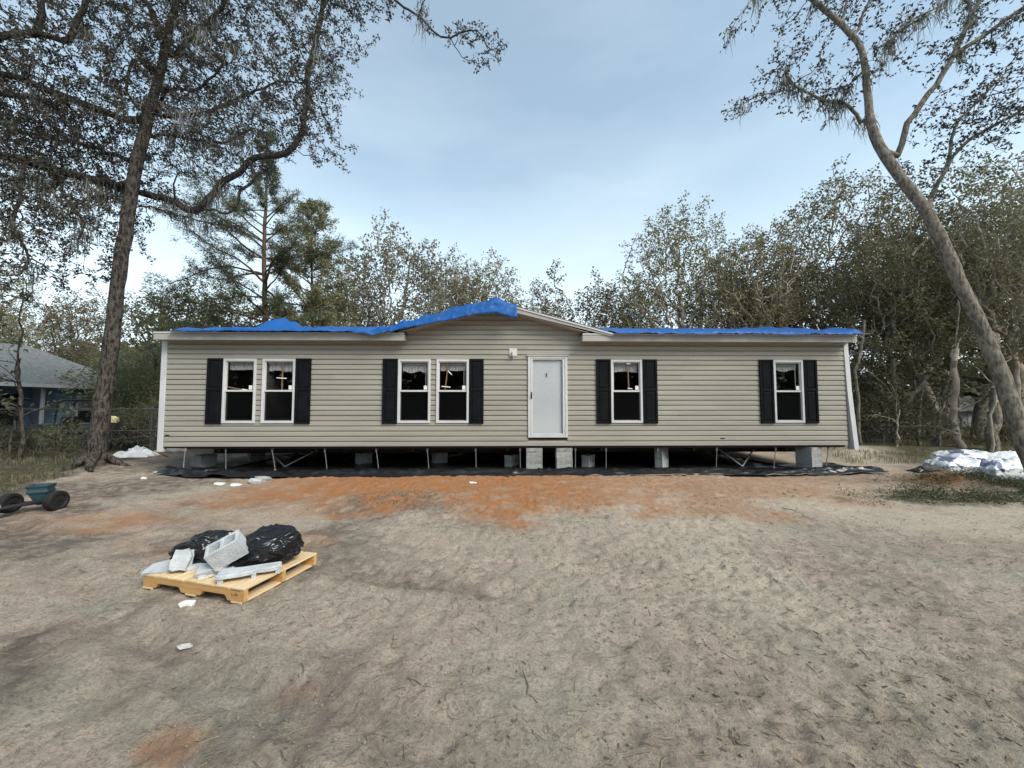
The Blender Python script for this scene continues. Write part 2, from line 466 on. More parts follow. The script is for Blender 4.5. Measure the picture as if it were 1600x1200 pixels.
    for nm, arr in (('clay', clay), ('dark', dark), ('green', green), ('pale', pale)):
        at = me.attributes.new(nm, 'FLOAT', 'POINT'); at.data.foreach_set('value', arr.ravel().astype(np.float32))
    m, nt, b, out = new_mat('sandy_soil')
    N, L = nt.nodes, nt.links
    def attr(n):
        a = N.new('ShaderNodeAttribute'); a.attribute_name = n; return a.outputs['Fac']
    geo = N.new('ShaderNodeNewGeometry')
    def noise(scale, detail=6, rough=.6, stretch=None):
        n = N.new('ShaderNodeTexNoise'); n.inputs['Scale'].default_value = scale; n.inputs['Detail'].default_value = detail; n.inputs['Roughness'].default_value = rough
        if stretch:
            mp2 = N.new('ShaderNodeMapping'); mp2.inputs['Scale'].default_value = stretch; mp2.inputs['Rotation'].default_value = (0, 0, .5)
            L.new(geo.outputs['Position'], mp2.inputs[0]); L.new(mp2.outputs[0], n.inputs['Vector'])
        else: L.new(geo.outputs['Position'], n.inputs['Vector'])
        return n.outputs['Fac']
    def rng_(x, a, c, lo=0.0, hi=1.0):
        r = N.new('ShaderNodeMapRange'); r.inputs['From Min'].default_value = a; r.inputs['From Max'].default_value = c
        r.inputs['To Min'].default_value = lo; r.inputs['To Max'].default_value = hi; L.new(x, r.inputs['Value']); return r.outputs[0]
    def math_(op, a, c):
        x = N.new('ShaderNodeMath'); x.operation = op; x.use_clamp = True
        for i, s in enumerate((a, c)):
            if isinstance(s, (int, float)): x.inputs[i].default_value = s
            else: L.new(s, x.inputs[i])
        return x.outputs[0]
    def mix(f, a, c):
        x = N.new('ShaderNodeMix'); x.data_type = 'RGBA'
        if isinstance(f, (int, float)): x.inputs['Factor'].default_value = f
        else: L.new(f, x.inputs['Factor'])
        for k, s in (('A', a), ('B', c)):
            if isinstance(s, tuple): x.inputs[k].default_value = rgb(s)
            else: L.new(s, x.inputs[k])
        return x.outputs['Result']
    fine = noise(48, 8, .7); mid = noise(5.5, 8, .62); big = noise(.8, 5, .6); vf = noise(170, 4, .7)
    base = mix(rng_(mid, .38, .62), (.64, .53, .42), (.42, .34, .27))
    base = mix(rng_(big, .42, .60, 0, .65), base, (.50, .445, .34))
    hueA = noise(1.15, 4, .55); hueB = noise(.75, 5, .6, (1, 1.6, 1))
    base = mix(rng_(hueA, .46, .62, 0, .55), base, (.60, .47, .39))       # pinkish silt
    base = mix(rng_(hueB, .48, .62, 0, .60), base, (.50, .465, .375))      # greenish grey sand
    base = mix(rng_(fine, .47, .70, 0, .80), base, (.19, .15, .115))
    streak = noise(30, 5, .7, (1, 3.2, 1))
    base = mix(rng_(streak, .52, .68, 0, .55), base, (.24, .195, .155))  # elongated dark marks painted as the shaded sides of small ridges
    base = mix(rng_(vf, .53, .75, 0, .6), base, (.76, .68, .56))
    flk = math_('MULTIPLY', rng_(noise(21, 6, .68, (1, 1.5, 1)), .56, .68), rng_(noise(1.6, 4), .40, .60, .15, 1))
    base = mix(math_('MULTIPLY', flk, .8), base, (.15, .115, .09))  # organic flecks, also painted shade for the fine relief
    base = mix(math_('MULTIPLY', math_('MULTIPLY', attr('pale'), rng_(fine, .70, .40)), .55), base, (.72, .63, .485))
    dk = math_('MULTIPLY', attr('dark'), rng_(mid, .26, .58))
    base = mix(math_('MULTIPLY', dk, .9), base, (.155, .128, .108))
    cn = math_('MULTIPLY', attr('clay'), rng_(noise(2.6, 7, .65), .30, .52, .35, 1.15))
    clayc = mix(rng_(mid, .35, .66), (.50, .205, .080), (.41, .225, .115))
    clayc = mix(rng_(fine, .5, .75, 0, .5), clayc, (.25, .12, .06))
    base = mix(cn, base, clayc)
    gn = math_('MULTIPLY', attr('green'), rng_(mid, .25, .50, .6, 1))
    litter = mix(rng_(fine, .4, .65), (.062, .060, .034), (.115, .09, .058))  # litter tones darkened to carry the shade under the left oak
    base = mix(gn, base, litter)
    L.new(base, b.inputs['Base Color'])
    b.inputs['Roughness'].default_value = .95
    b.inputs['Specular IOR Level'].default_value = .15
    hsum = math_('ADD', math_('MULTIPLY', fine, .6), math_('MULTIPLY', vf, .35))
    bp = N.new('ShaderNodeBump'); bp.inputs['Strength'].default_value = 1.0; bp.inputs['Distance'].default_value = .06
    L.new(hsum, bp.inputs['Height']); L.new(bp.outputs[0], b.inputs['Normal'])
    o = link('ground', me, m)
    tag(o, kind='structure')
    return o
ground = build_ground()
# ------------------------------------------------------------------ the manufactured house
HY = 9.65
HROT = math.radians(1.3)
house = empty('manufactured_house', (0, HY, 0), HROT)
tag(house, 'long beige sided manufactured house on block piers with black shutters', 'house')
_n = Vector((-math.sin(HROT), math.cos(HROT), 0)); _t = Vector((math.cos(HROT), math.sin(HROT), 0))
def hp(u, v, off=0.0):
    """house-local (x, z) of the point seen at pixel u,v on the upright plane `off` behind the front wall"""
    d = ray(u, v); o = Vector((0, HY, 0)) + _n * off
    k = (o - Vector((0, 0, CAM_H))).dot(_n) / d.dot(_n)
    p = Vector((0, 0, CAM_H)) + d * k
    return (p - Vector((0, HY, 0))).dot(_t), p.z
def h2w(x, y, z): return Vector((0, HY, 0)) + _t * x + _n * y + Vector((0, 0, z))

WX0, WX1 = hp(257.5, 620)[0], hp(1321.5, 620)[0]
WZ0 = (hp(257, 699)[1] + hp(1324, 694)[1]) / 2
OV = 0.30                                       # eave overhang
FZ0 = (hp(440, 532.5, -OV)[1] + hp(1200, 533.5, -OV)[1]) / 2     # fascia bottom / top
FZ1 = (hp(440, 519.5, -OV)[1] + hp(1200, 522.0, -OV)[1]) / 2
EX0, EX1 = hp(241, 525, -OV)[0], hp(1338, 525, -OV)[0]
GXL, GXR = hp(585, 523, -OV)[0], hp(957, 523, -OV)[0]            # feet of the gable roof
GC = (GXL + GXR) / 2
RTL, RTR = hp(632, 525, -OV)[0], hp(910, 525, -OV)[0]            # ends of the eave returns
GPK = hp(771, 471, -OV)[1]
GSL = (GPK - FZ1) / (GXR - GC)
DEPTH, RIDGE = 8.1, 4.05
MSL = 0.215
COURSE = 0.127
def main_z(y): return FZ1 + MSL * (min(y, 2 * RIDGE - y) + OV)
def gable_z(x): return GPK - GSL * abs(x - GC)

# openings  (u0,u1,v0,v1) measured on the wall
WIN = [(349.5, 401, 561, 661.5), (410.5, 462.2, 561, 661.5), (622, 673, 562, 661.5), (682, 733, 562, 661.5), (954, 1003, 562, 660.5), (1207.5, 1254, 563, 659.7)]
SHUT = [(324.8, 349.2, 560, 662.5), (462.6, 486.8, 560, 662.5), (598.6, 621.7, 561.3, 662.3), (733.3, 755.8, 561.3, 662.3), (931.2, 953.7, 561.5, 661.2), (1003.5, 1026, 561.5, 661.2), (1185.5, 1207.2, 562.3, 660.5), (1254.4, 1275.2, 562.3, 660.5)]
DOORPX = (824.8, 886.3, 556.5, 683.5)
def rect(px):
    u0, u1, v0, v1 = px; vm = (v0 + v1) / 2
    um = (u0 + u1) / 2
    return hp(u0, vm)[0], hp(u1, vm)[0], hp(um, v1)[1], hp(um, v0)[1]
WR = [rect(w) for w in WIN]; SR = [rect(s) for s in SHUT]; DR = rect(DOORPX)
zt = sum(r[3] for r in WR) / 6; zb = sum(r[2] for r in WR) / 6
WR = [(r[0], r[1], zb, zt) for r in WR]
SR = [(r[0], r[1], zb - .012, zt + .012) for r in SR]
HOLES = [(r[0] + .02, r[1] - .02, r[2] + .02, r[3] - .02) for r in WR] + [(DR[0] + .02, DR[1] - .02, DR[2] + .02, DR[3] - .02)]

# front wall sheathing with real openings, other walls, floor, ceiling
WTOP = FZ0 + .02
def holes_rects(x0, x1, z0, z1, holes):
    xs = sorted({x0, x1, *[h[0] for h in holes], *[h[1] for h in holes]}); xs = [x for x in xs if x0 <= x <= x1]
    out = []
    for a, b in zip(xs, xs[1:]):
        m = (a + b) / 2; z = z0
        for h in sorted([h for h in holes if h[0] < m < h[1]], key=lambda h: h[2]):
            if h[2] > z: out.append((a, b, z, min(h[2], z1)))
            z = max(z, h[3])
        if z < z1: out.append((a, b, z, z1))
    return out
mb = MB()
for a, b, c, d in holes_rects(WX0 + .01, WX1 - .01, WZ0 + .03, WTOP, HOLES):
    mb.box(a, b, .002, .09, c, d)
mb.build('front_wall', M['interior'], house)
mb = MB(); mb.prism([(GC - (RTR - GC) - .9, WTOP), (GC + (RTR - GC) + .9, WTOP), (GC, gable_z(GC) - .10)], 'y', .002, .09)
mb.build('gable_wall', M['interior'], house)
mb = MB()
mb.box(WX0, WX0 + .1, .092, DEPTH, WZ0 + .03, WTOP); mb.build('end_wall', M['siding'], house)
mb = MB(); mb.box(WX1 - .1, WX1, .092, DEPTH, WZ0 + .03, WTOP); mb.build('end_wall', M['siding'], house)
mb = MB(); mb.box(WX0 + .1, WX1 - .1, DEPTH - .1, DEPTH, WZ0 + .03, WTOP); mb.build('back_wall', M['siding'], house)
mb = MB()
for a, b, c, d in holes_rects(WX0 + .1, WX1 - .1, WZ0 + .15, WTOP - .01, []):
    mb.box(a, b, 3.4, 3.48, c, d)
for x in (-6.2, -3.9, .2, 1.9, 4.6):
    mb.box(x, x + .09, .092, 3.398, WZ0 + .15, WTOP - .01)
mb.build('partition', M['interior'], house)
mb = MB(); mb.box(WX0 + .101, WX1 - .101, .093, DEPTH - .101, WZ0 + .03, WZ0 + .148); mb.build('floor_deck', M['interior'], house)
mb = MB(); mb.box(WX0 + .101, WX1 - .101, .093, DEPTH - .101, WTOP + .002, WTOP + .05); mb.build('ceiling', M['interior'], house)

# siding, course by course (dutch lap profile), interrupted by the openings
PROF = [(.0, 0.006), (-.020, 0.008), (-.028, -.002), (-.030, .004), (-.025, .084), (-.005, .106), (-.003, COURSE), (.0, COURSE)]
nc = 0
z = WZ0
rnd = random.Random(3)
while z < GPK - .16:
    top = z + COURSE
    if z < FZ0 + .01:
        xa, xb = WX0 + .02, WX1 - .02; taper = 0
    else:
        # inside the gable: the course ends on the rake
        hw0 = (GPK - .10 - z) / GSL; hw1 = max((GPK - .10 - top) / GSL, .02)
        xa, xb = GC - hw0, GC + hw0; taper = hw0 - hw1
    segs = []
    zm0, zm1 = z + .004, top - .004
    cuts = [(h[0] - .015, h[1] + .015, h[2], h[3]) for h in HOLES if h[2] < zm1 and h[3] > zm0]
    xs = [xa]
    for c in sorted(cuts):
        segs.append((xs[-1], c[0], False)); xs.append(c[1])
    segs.append((xs[-1], xb, False))
    # every board ends at the openings and at its butt joints; where an opening only covers part of a course the frame hides the difference
    for (a, b, _) in segs:
        if b - a < .01: continue
        if nc % 2 == 0: joints = [rnd.uniform(-7, 7) for _ in range(4)]      # vinyl panels of two courses, about 3.7 m long
        js = [a] + sorted(j for j in joints if a + .3 < j < b - .3) + [b]
        for i, (p, q) in enumerate(zip(js, js[1:])):
            mb = MB(); off = -.0018 * (i % 2)
            tl = taper if (p == xa) else 0; tr_ = taper if (q == xb) else 0
            for (xx, tt) in ((p, tl), (q, -tr_)):
                for (y, zz) in PROF:
                    mb.v.append((xx + tt * zz / COURSE, y + (off if y < 0 else 0), z + zz))
            k = len(PROF)
            for j in range(k - 1): mb.f.append((j, j + 1, k + j + 1, k + j)[::-1])
            mb.f.append(tuple(j for j in range(k))); mb.f.append(tuple(k + j for j in range(k))[::-1])
            mb.build('siding_board', M['siding'], house)
    for h in HOLES:
        for (za, zb) in ((z, h[2] + .03), (h[3] - .03, top)):
            if zb - za > .05 and zb - za < COURSE - .004 and z <= za and zb <= top and (h[2] < zm1 and h[3] > zm0):
                lo, hi = za - z, zb - z
                pr = [q for q in PROF[2:-1] if lo < q[1] < hi]
                ys = lambda t: float(np.interp(t, [q[1] for q in PROF[2:-1]], [q[0] for q in PROF[2:-1]]))
                pr = [(0.0, lo)] + [(ys(lo), lo)] + pr + [(ys(hi), hi)] + [(0.0, hi)]
                mb = MB(); k = len(pr)
                for xx in (h[0] - .0148, h[1] + .0148):
                    for (y, zz) in pr: mb.v.append((xx, y, z + zz))
                for j in range(k - 1): mb.f.append((j, j + 1, k + j + 1, k + j)[::-1])
                mb.build('siding_board', M['siding'], house)
    z = top; nc += 1

# corner trims (the right one has come loose at the bottom), starter strip
mb = MB(); cz0 = hp(252, 706)[1]
mb.box(WX0 - .10, WX0 + .035, -.040, .10, cz0, FZ0 + .01); mb.build('corner_trim', M['trim'], house, bevel=.004)
mb = MB(); xr = WX1 - .03; n = len(mb.v)
cz = [cz0 + .02, cz0 + .35, cz0 + .7, 2.0, FZ0 + .01]; kick = [.105, .088, .07, .03, 0]
for zz, kx in zip(cz, kick):
    w = .115
    for (x, y) in ((xr + kx, -.04 - kx * .6), (xr + kx + w, -.04 - kx * .6), (xr + kx + w, .09), (xr + kx, .09)): mb.v.append((x, y, zz))
for i in range(4):
    for j in range(4): mb.f.append((n + i * 4 + j, n + i * 4 + (j + 1) % 4, n + i * 4 + 4 + (j + 1) % 4, n + i * 4 + 4 + j))
mb.f.append((n + 3, n + 2, n + 1, n)); mb.f.append(tuple(n + 16 + j for j in range(4)))
o = mb.build('corner_trim', M['trim'], house); o['label'] = 'white corner trim bent loose at its foot'

# eaves: fascia, soffit, gable returns
def eave(x0, x1):
    mb = MB(); mb.box(x0, x1, -OV - .02, -OV + .005, FZ0, FZ1 - .035); mb.build('fascia', M['fascia'], house, bevel=.003)
    mb = MB(); mb.box(x0 + .002, x1 - .002, -OV - .035, -OV + .01, FZ1 - .033, FZ1 - .004); mb.build('drip_edge', M['trim'], house)
    mb = MB(); mb.box(x0 + .01, x1 - .01, -OV + .007, -.02, FZ0 + .012, FZ0 + .024); mb.build('soffit', M['fascia'], house)
eave(EX0, RTL); eave(RTR, EX1)
for (xa, xb, s) in ((RTL - .02, RTL, 1), (RTR, RTR + .02, -1)):
    mb = MB(); mb.box(xa, xb, -OV + .007, -.02, FZ0 + .002, FZ1 - .04); mb.build('eave_return', M['fascia'], house)
# rakes of the gable: two sloping boards and their soffit
for s in (-1, 1):
    foot = (GXR if s > 0 else GXL)
    L = abs(foot - GC)
    def rk(t, dz): return (GC + s * L * t, GPK - (GPK - FZ1) * t + dz)
    P = [rk(0, -.005), rk(1.0, -.005), rk(1.0, -.085), rk(.74, -.105), rk(0, -.165)]
    mb = MB(); mb.prism(P if s < 0 else P[::-1], 'y', -OV - .055, -OV - .022); mb.build('rake_board', M['fascia'], house, bevel=.003)
    P = [rk(0, -.003), rk(1.01, -.003), rk(1.01, -.04), rk(0, -.04)]
    mb = MB(); mb.prism(P if s < 0 else P[::-1], 'y', -OV - .075, -OV - .057); mb.build('rake_trim', M['trim'], house)
    P = [rk(0, -.13), rk(.80, -.13), rk(.80, -.15), rk(0, -.15)]
    mb = MB(); mb.prism(P if s < 0 else P[::-1], 'y', -OV - .02, -.004); mb.build('rake_soffit', M['fascia'], house)
# roof planes
mb = MB()
zr = main_z(RIDGE)
for (xa, xb) in ((EX0, RTL + .01), (RTR - .01, EX1)):
    mb.prism([(-OV - .03, FZ1), (.12, main_z(.12)), (.12, main_z(.12) - .06), (-OV - .03, FZ1 - .003)], 'x', xa, xb)
mb.prism([(.12, main_z(.12)), (RIDGE, zr), (2 * RIDGE + OV, FZ1), (2 * RIDGE + OV, FZ1 - .06), (RIDGE, zr - .06), (.12, main_z(.12) - .06)], 'x', EX0, EX1)
mb.build('roof', M['shingle'], house)
mb = MB(); back = (GPK - FZ1) / MSL
mb.prism([(GXL - .02, FZ1 + .004), (GC, GPK + .012), (GXR + .02, FZ1 + .004), (GXR + .02, FZ1 - .002), (GC, GPK - .002), (GXL - .02, FZ1 - .002)], 'y', -OV - .08, back)
mb.build('gable_roof', M['shingle'], house)

# windows
def window(i, r, extras):
    x0, x1, z0, z1 = r
    fw = .055; zm = z0 + (z1 - z0) * .502
    mb = MB()
    mb.box(x0, x0 + fw, -.055, .05, z0, z1); mb.box(x1 - fw, x1, -.055, .05, z0, z1)
    mb.box(x0 + fw, x1 - fw, -.054, .05, z1 - fw, z1 - .001); mb.box(x0 + fw, x1 - fw, -.054, .05, z0 + .001, z0 + fw)
    w = mb.build('window', M['trim'], house, bevel=.004)
    # slim lip of the flange that the siding runs into
    mb = MB(); e = .02
    a, b, c, d = x0 + fw, x1 - fw, z0 + fw, z1 - fw
    mb.box(a, b, -.035, -.005, zm - .022, zm + .022); mb.build('meeting_rail', M['trim'], w, bevel=.003)
    mb = MB()
    mb.box(a, a + .022, -.028, .012, zm + .023, d); mb.box(b - .022, b, -.028, .012, zm + .023, d); mb.box(a + .022, b - .022, -.028, .012, d - .022, d)
    mb.build('upper_sash', M['trim'], w)
    mb = MB()
    mb.box(a, a + .026, -.006, .03, c, zm - .023); mb.box(b - .026, b, -.006, .03, c, zm - .023); mb.box(a + .026, b - .026, -.006, .03, c, c + .03)
    mb.build('lower_sash', M['trim'], w)
    mb = MB(); mb.quad_face([(a + .02, -.008, zm), (b - .02, -.008, zm), (b - .02, -.008, d - .02), (a + .02, -.008, d - .02)]); mb.build('upper_pane', M['glass'], w)
    mb = MB(); mb.quad_face([(a + .02, .012, c + .02), (b - .02, .012, c + .02), (b - .02, .012, zm - .02), (a + .02, .012, zm - .02)]); mb.build('lower_pane', M['glass'], w)
    mb = MB(); mb.quad_face([(a + .01, -.010, c + .01), (b - .01, -.010, c + .01), (b - .01, -.010, zm - .021), (a + .01, -.010, zm - .021)]); mb.build('insect_screen', M['screen'], w)
    # raised blind: head rail and gathered cloth with a wavy lower edge
    mb = MB(); mb.box(a + .02, b - .02, .075, .105, d - .085, d - .02); mb.build('blind_rail', M['blind'], w)
    rr = random.Random(40 + i); n = 28; top = d - .09; V = []; F = []
    for k in range(n + 1):
        x = a + .02 + (b - a - .04) * k / n
        yy = .085 + .014 * math.sin(k * 1.9 + i) + .007 * math.sin(k * 3.7)
        low = top - (.115 + .05 * ((i * 37) % 5) / 4) - (.006 + .02 * ((i * 13) % 3) / 2) * math.sin(k * (.2 + .09 * (i % 4)) + i * 2.1) - .008 * rr.random()
        for t in range(4): V.append((x, yy + .008 * math.sin(t * 2.3 + k), top + (low - top) * t / 3))
    for k in range(n):
        for t in range(3): F.append((k * 4 + t, k * 4 + t + 1, k * 4 + 5 + t, k * 4 + 4 + t))
    link('blind_cloth', mesh_np('blind_cloth', V, F, True), M['blind'], w)
    if 'sticker' in extras:
        sx = b - .115 if i != 0 else b - .13
        mb = MB(); mb.box(sx, sx + .085, -.0125, -.0095, zm + .035, zm + .135); mb.build('sticker', M['paper'], w)
    if 'cord' in extras:
        mb = MB(); mb.tube([(b - .08, .06, d - .1), (b - .082, .055, zm + .05)], .006, 6); mb.build('blind_cord', M['paper'], w)
    for e in extras:
        if isinstance(e, tuple):
            kind, fx0, fz0, fx1, fz1 = e
            X = lambda f: a + (b - a) * f
            Zf = lambda f: zm + (d - zm) * f
            p0, p1 = Vector((X(fx0), -.014 if kind == 'tape' else .03, Zf(fz0))), Vector((X(fx1), -.014 if kind == 'tape' else .03, Zf(fz1)))
            dirv = (p1 - p0).normalized(); sd = dirv.cross(Vector((0, 1, 0))).normalized()
            hw = .0135 if kind == 'stick' else .011
            th = .012 if kind == 'stick' else .002
            mb = MB(); n = 0
            for yoff in (-th, th):
                for (p, s) in ((p0, -1), (p1, -1), (p1, 1), (p0, 1)):
                    q = p + sd * hw * s; mb.v.append((q.x, q.y + yoff, q.z))
            mb.f += [(0, 1, 2, 3), (7, 6, 5, 4), (0, 4, 5, 1), (1, 5, 6, 2), (2, 6, 7, 3), (3, 7, 4, 0)]
            mb.build('wooden_stick' if kind == 'stick' else 'tape_strip', M['pine_wood'] if kind == 'stick' else M['paper'], w)
    return w
EXTRAS = [['sticker', ('stick', .05, .13, .62, .03), ('tape', .58, .06, .78, .02)],
          ['sticker', ('stick', .57, .98, .57, .02), ('tape', .40, .44, .75, .42)],
          ['sticker', 'cord'],
          ['sticker', 'cord', ('stick', .33, .97, .22, .02), ('tape', .10, .16, .42, .13), ('tape', .33, .68, .46, .56)],
          ['sticker', ('stick', .58, .96, .61, .02), ('tape', .52, .95, .66, .94), ('tape', .55, .10, .72, .08)],
          ['sticker', 'cord']]
for i, r in enumerate(WR): window(i, r, EXTRAS[i])

# shutters: two raised panels in a frame
def shutter(r):
    x0, x1, z0, z1 = r; w = .055; t = .035
    mb = MB()
    mb.box(x0, x0 + w, -.068, -.032, z0, z1); mb.box(x1 - w, x1, -.068, -.032, z0, z1)
    zm = z0 + (z1 - z0) * .525
    for (a, b) in ((z0 + .0005, z0 + w), (zm - .035, zm + .035), (z1 - w, z1 - .0005)): mb.box(x0 + w, x1 - w, -.0675, -.032, a, b)
    s = mb.build('shutter', M['shutter'], house, bevel=.004)
    mb = MB(); mb.box(x0 + .008, x1 - .008, -.0455, -.0325, z0 + .008, z1 - .008); mb.build('back_panel', M['shutter'], s)
    for (a, b) in ((z0 + w, zm - .035), (zm + .035, z1 - w)):
        mb = MB(); g = .018
        X0, X1 = x0 + w, x1 - w
        mb.v += [(X0, -.048, a), (X1, -.048, a), (X1, -.048, b), (X0, -.048, b), (X0 + g, -.048, a + g), (X1 - g, -.048, a + g), (X1 - g, -.048, b - g), (X0 + g, -.048, b - g),
                 (X0 + 2 * g, -.060, a + 2 * g), (X1 - 2 * g, -.060, a + 2 * g), (X1 - 2 * g, -.060, b - 2 * g), (X0 + 2 * g, -.060, b - 2 * g)]
        for k in range(4):
            j = (k + 1) % 4
            mb.f += [(k, j, 4 + j, 4 + k), (4 + k, 4 + j, 8 + j, 8 + k)]
        mb.f.append((8, 9, 10, 11))
        mb.build('raised_panel', M['shutter'], s)
for r in SR: shutter(r)

# door: white frame, storm door with full glass, white slab door behind it
x0, x1, z0, z1 = DR
mb = MB(); fw = .06
mb.box(x0, x0 + fw, -.06, .06, z0, z1); mb.box(x1 - fw, x1, -.06, .06, z0, z1)
mb.box(x0 + fw, x1 - fw, -.059, .06, z1 - fw, z1 - .001); mb.box(x0 + fw, x1 - fw, -.059, .06, z0 + .001, z0 + .035)
door = mb.build('door', M['trim'], house, bevel=.004)
mb = MB(); mb.box(x0 - .03, x1 + .03, -.085, -.02, z1 + .002, z1 + .022); mb.build('drip_cap', M['trim'], door)
sx0, sx1, sz0, sz1 = x0 + fw + .004, x1 - fw - .004, z0 + .038, z1 - fw - .003; sw = .058
mb = MB()
mb.box(sx0, sx0 + sw, -.05, -.018, sz0, sz1); mb.box(sx1 - sw, sx1, -.05, -.018, sz0, sz1)
mb.box(sx0 + sw, sx1 - sw, -.0495, -.018, sz1 - .03, sz1 - .001); mb.box(sx0 + sw, sx1 - sw, -.0495, -.018, sz0 + .001, sz0 + sw)
mb.build('storm_door_frame', M['trim'], door, bevel=.005)
mb = MB(); mb.quad_face([(sx0 + sw - .01, -.034, sz0 + sw - .01), (sx1 - sw + .01, -.034, sz0 + sw - .01), (sx1 - sw + .01, -.034, sz1 - .02), (sx0 + sw - .01, -.034, sz1 - .02)]); mb.build('storm_pane', M['glass'], door)
mb = MB(); mb.box(sx0 + .01, sx1 - .01, .01, .05, sz0 + .01, sz1 - .01)
mb.build('slab', M['door'], door)
px, pz = hp(854, 584)
mb = MB(); mb.lathe([(0, .022), (.012, .02), (.016, .010), (.016, 0)], 12, Matrix.Translation((px, .009, pz)) @ Matrix.Rotation(math.radians(90), 4, 'X'))
mb.box(px - .010, px + .010, -.004, .009, pz - .075, pz - .018); mb.build('peephole_knocker', M['dark_metal'], door)
hx, hz = hp(830.3, 618)
mb = MB(); mb.box(hx - .012, hx + .014, -.064, -.050, hz - .085, hz + .085); mb.tube([(hx, -.064, hz - .055), (hx, -.095, hz - .05), (hx, -.095, hz + .05), (hx, -.064, hz + .055)], .008, 8)
mb.build('handle', M['dark_metal'], door)
mb = MB()
for f in (.08, .5, .92):
    zc = sz0 + (sz1 - sz0) * f; mb.box(sx1 - .006, sx1 + .012, -.062, -.0505, zc - .045, zc + .045)
mb.build('hinge', M['trim'], door)

# square porch light left of the door
lx, lz = hp(801.5, 551)
mb = MB(); mb.box(lx - .10, lx + .10, -.045, -.017, lz - .10, lz + .10); pl = mb.build('porch_light', M['trim'], house, bevel=.008)
mb = MB(); mb.lathe([(0, -.115), (.028, -.11), (.042, -.085), (.046, -.04), (.046, .01)], 16, Matrix.Translation((lx, -.085, lz - .01)))
mb.tube([(lx, -.045, lz), (lx, -.085, lz)], .02, 10)
mb.build('lamp_globe', M['trim'], pl, smooth=True)
# small vent slits low on the siding
for (u, v) in ((263, 680), (1128, 685)):
    vx, vz = hp(u, v); mb = MB(); mb.box(vx - .05, vx + .05, -.036, -.020, vz - .012, vz + .012); mb.build('vent_slit', M['dark_metal'], house)

# floor frame: rim, belly wrap, steel beams
mb = MB(); mb.box(WX0 + .06, WX1 - .06, .03, DEPTH - .03, WZ0 - .06, WZ0 + .028); mb.build('belly', M['belly'], house)
for y in (1.15, 3.05, 5.05, 6.95):
    mb = MB(); zt_ = WZ0 - .062
    mb.box(WX0 + .4, WX1 - .4, y - .05, y + .05, zt_ - .012, zt_); mb.box(WX0 + .4, WX1 - .4, y - .006, y + .006, zt_ - .228, zt_ - .0125); mb.box(WX0 + .4, WX1 - .4, y - .05, y + .05, zt_ - .24, zt_ - .2285)
    mb.build('chassis_beam', M['steel'], house)
for k in range(7):
    x = WX0 + 1.2 + k * 2.4
    mb = MB(); mb.box(x, x + .05, .2, 1.09, WZ0 - .16, WZ0 - .062); mb.build('outrigger', M['steel'], house)
# ------------------------------------------------------------------ hedges of helper shapes for loose things
def tarp_mat():
    m, nt, b, out = new_mat('blue_tarpaulin')
    N, L = nt.nodes, nt.links
    b.inputs['Base Color'].default_value = (0.008, 0.088, 0.31, 1)
    b.inputs['Roughness'].default_value = 0.5; b.inputs['Specular IOR Level'].default_value = 0.35
    t = N.new('ShaderNodeTexCoord')
    n = N.new('ShaderNodeTexNoise'); n.inputs['Scale'].default_value = 6; n.inputs['Detail'].default_value = 4
    if hasattr(n, 'noise_type'): n.noise_type = 'RIDGED_MULTIFRACTAL'
    L.new(t.outputs['Object'], n.inputs['Vector'])
    bp = N.new('ShaderNodeBump'); bp.inputs['Strength'].default_value = .5; bp.inputs['Distance'].default_value = .03
    L.new(n.outputs['Fac'], bp.inputs['Height']); L.new(bp.outputs[0], b.inputs['Normal'])
    return m
M['tarp'] = tarp_mat()
def black_plastic(name, rough=.32, scale=7, strength=.6):
    m, nt, b, out = new_mat(name)
    N, L = nt.nodes, nt.links
    b.inputs['Base Color'].default_value = (0.008, 0.008, 0.009, 1); b.inputs['Roughness'].default_value = rough
    t = N.new('ShaderNodeTexCoord')
    n = N.new('ShaderNodeTexNoise'); n.inputs['Scale'].default_value = scale; n.inputs['Detail'].default_value = 3
    if hasattr(n, 'noise_type'): n.noise_type = 'RIDGED_MULTIFRACTAL'
    L.new(t.outputs['Object'], n.inputs['Vector'])
    bp = N.new('ShaderNodeBump'); bp.inputs['Strength'].default_value = strength; bp.inputs['Distance'].default_value = .03
    L.new(n.outputs['Fac'], bp.inputs['Height']); L.new(bp.outputs[0], b.inputs['Normal'])
    return m
M['plastic'] = black_plastic('black_sheeting', .30, 4, .25)
M['bag'] = black_plastic('black_bag_film', .22, 9, .12)

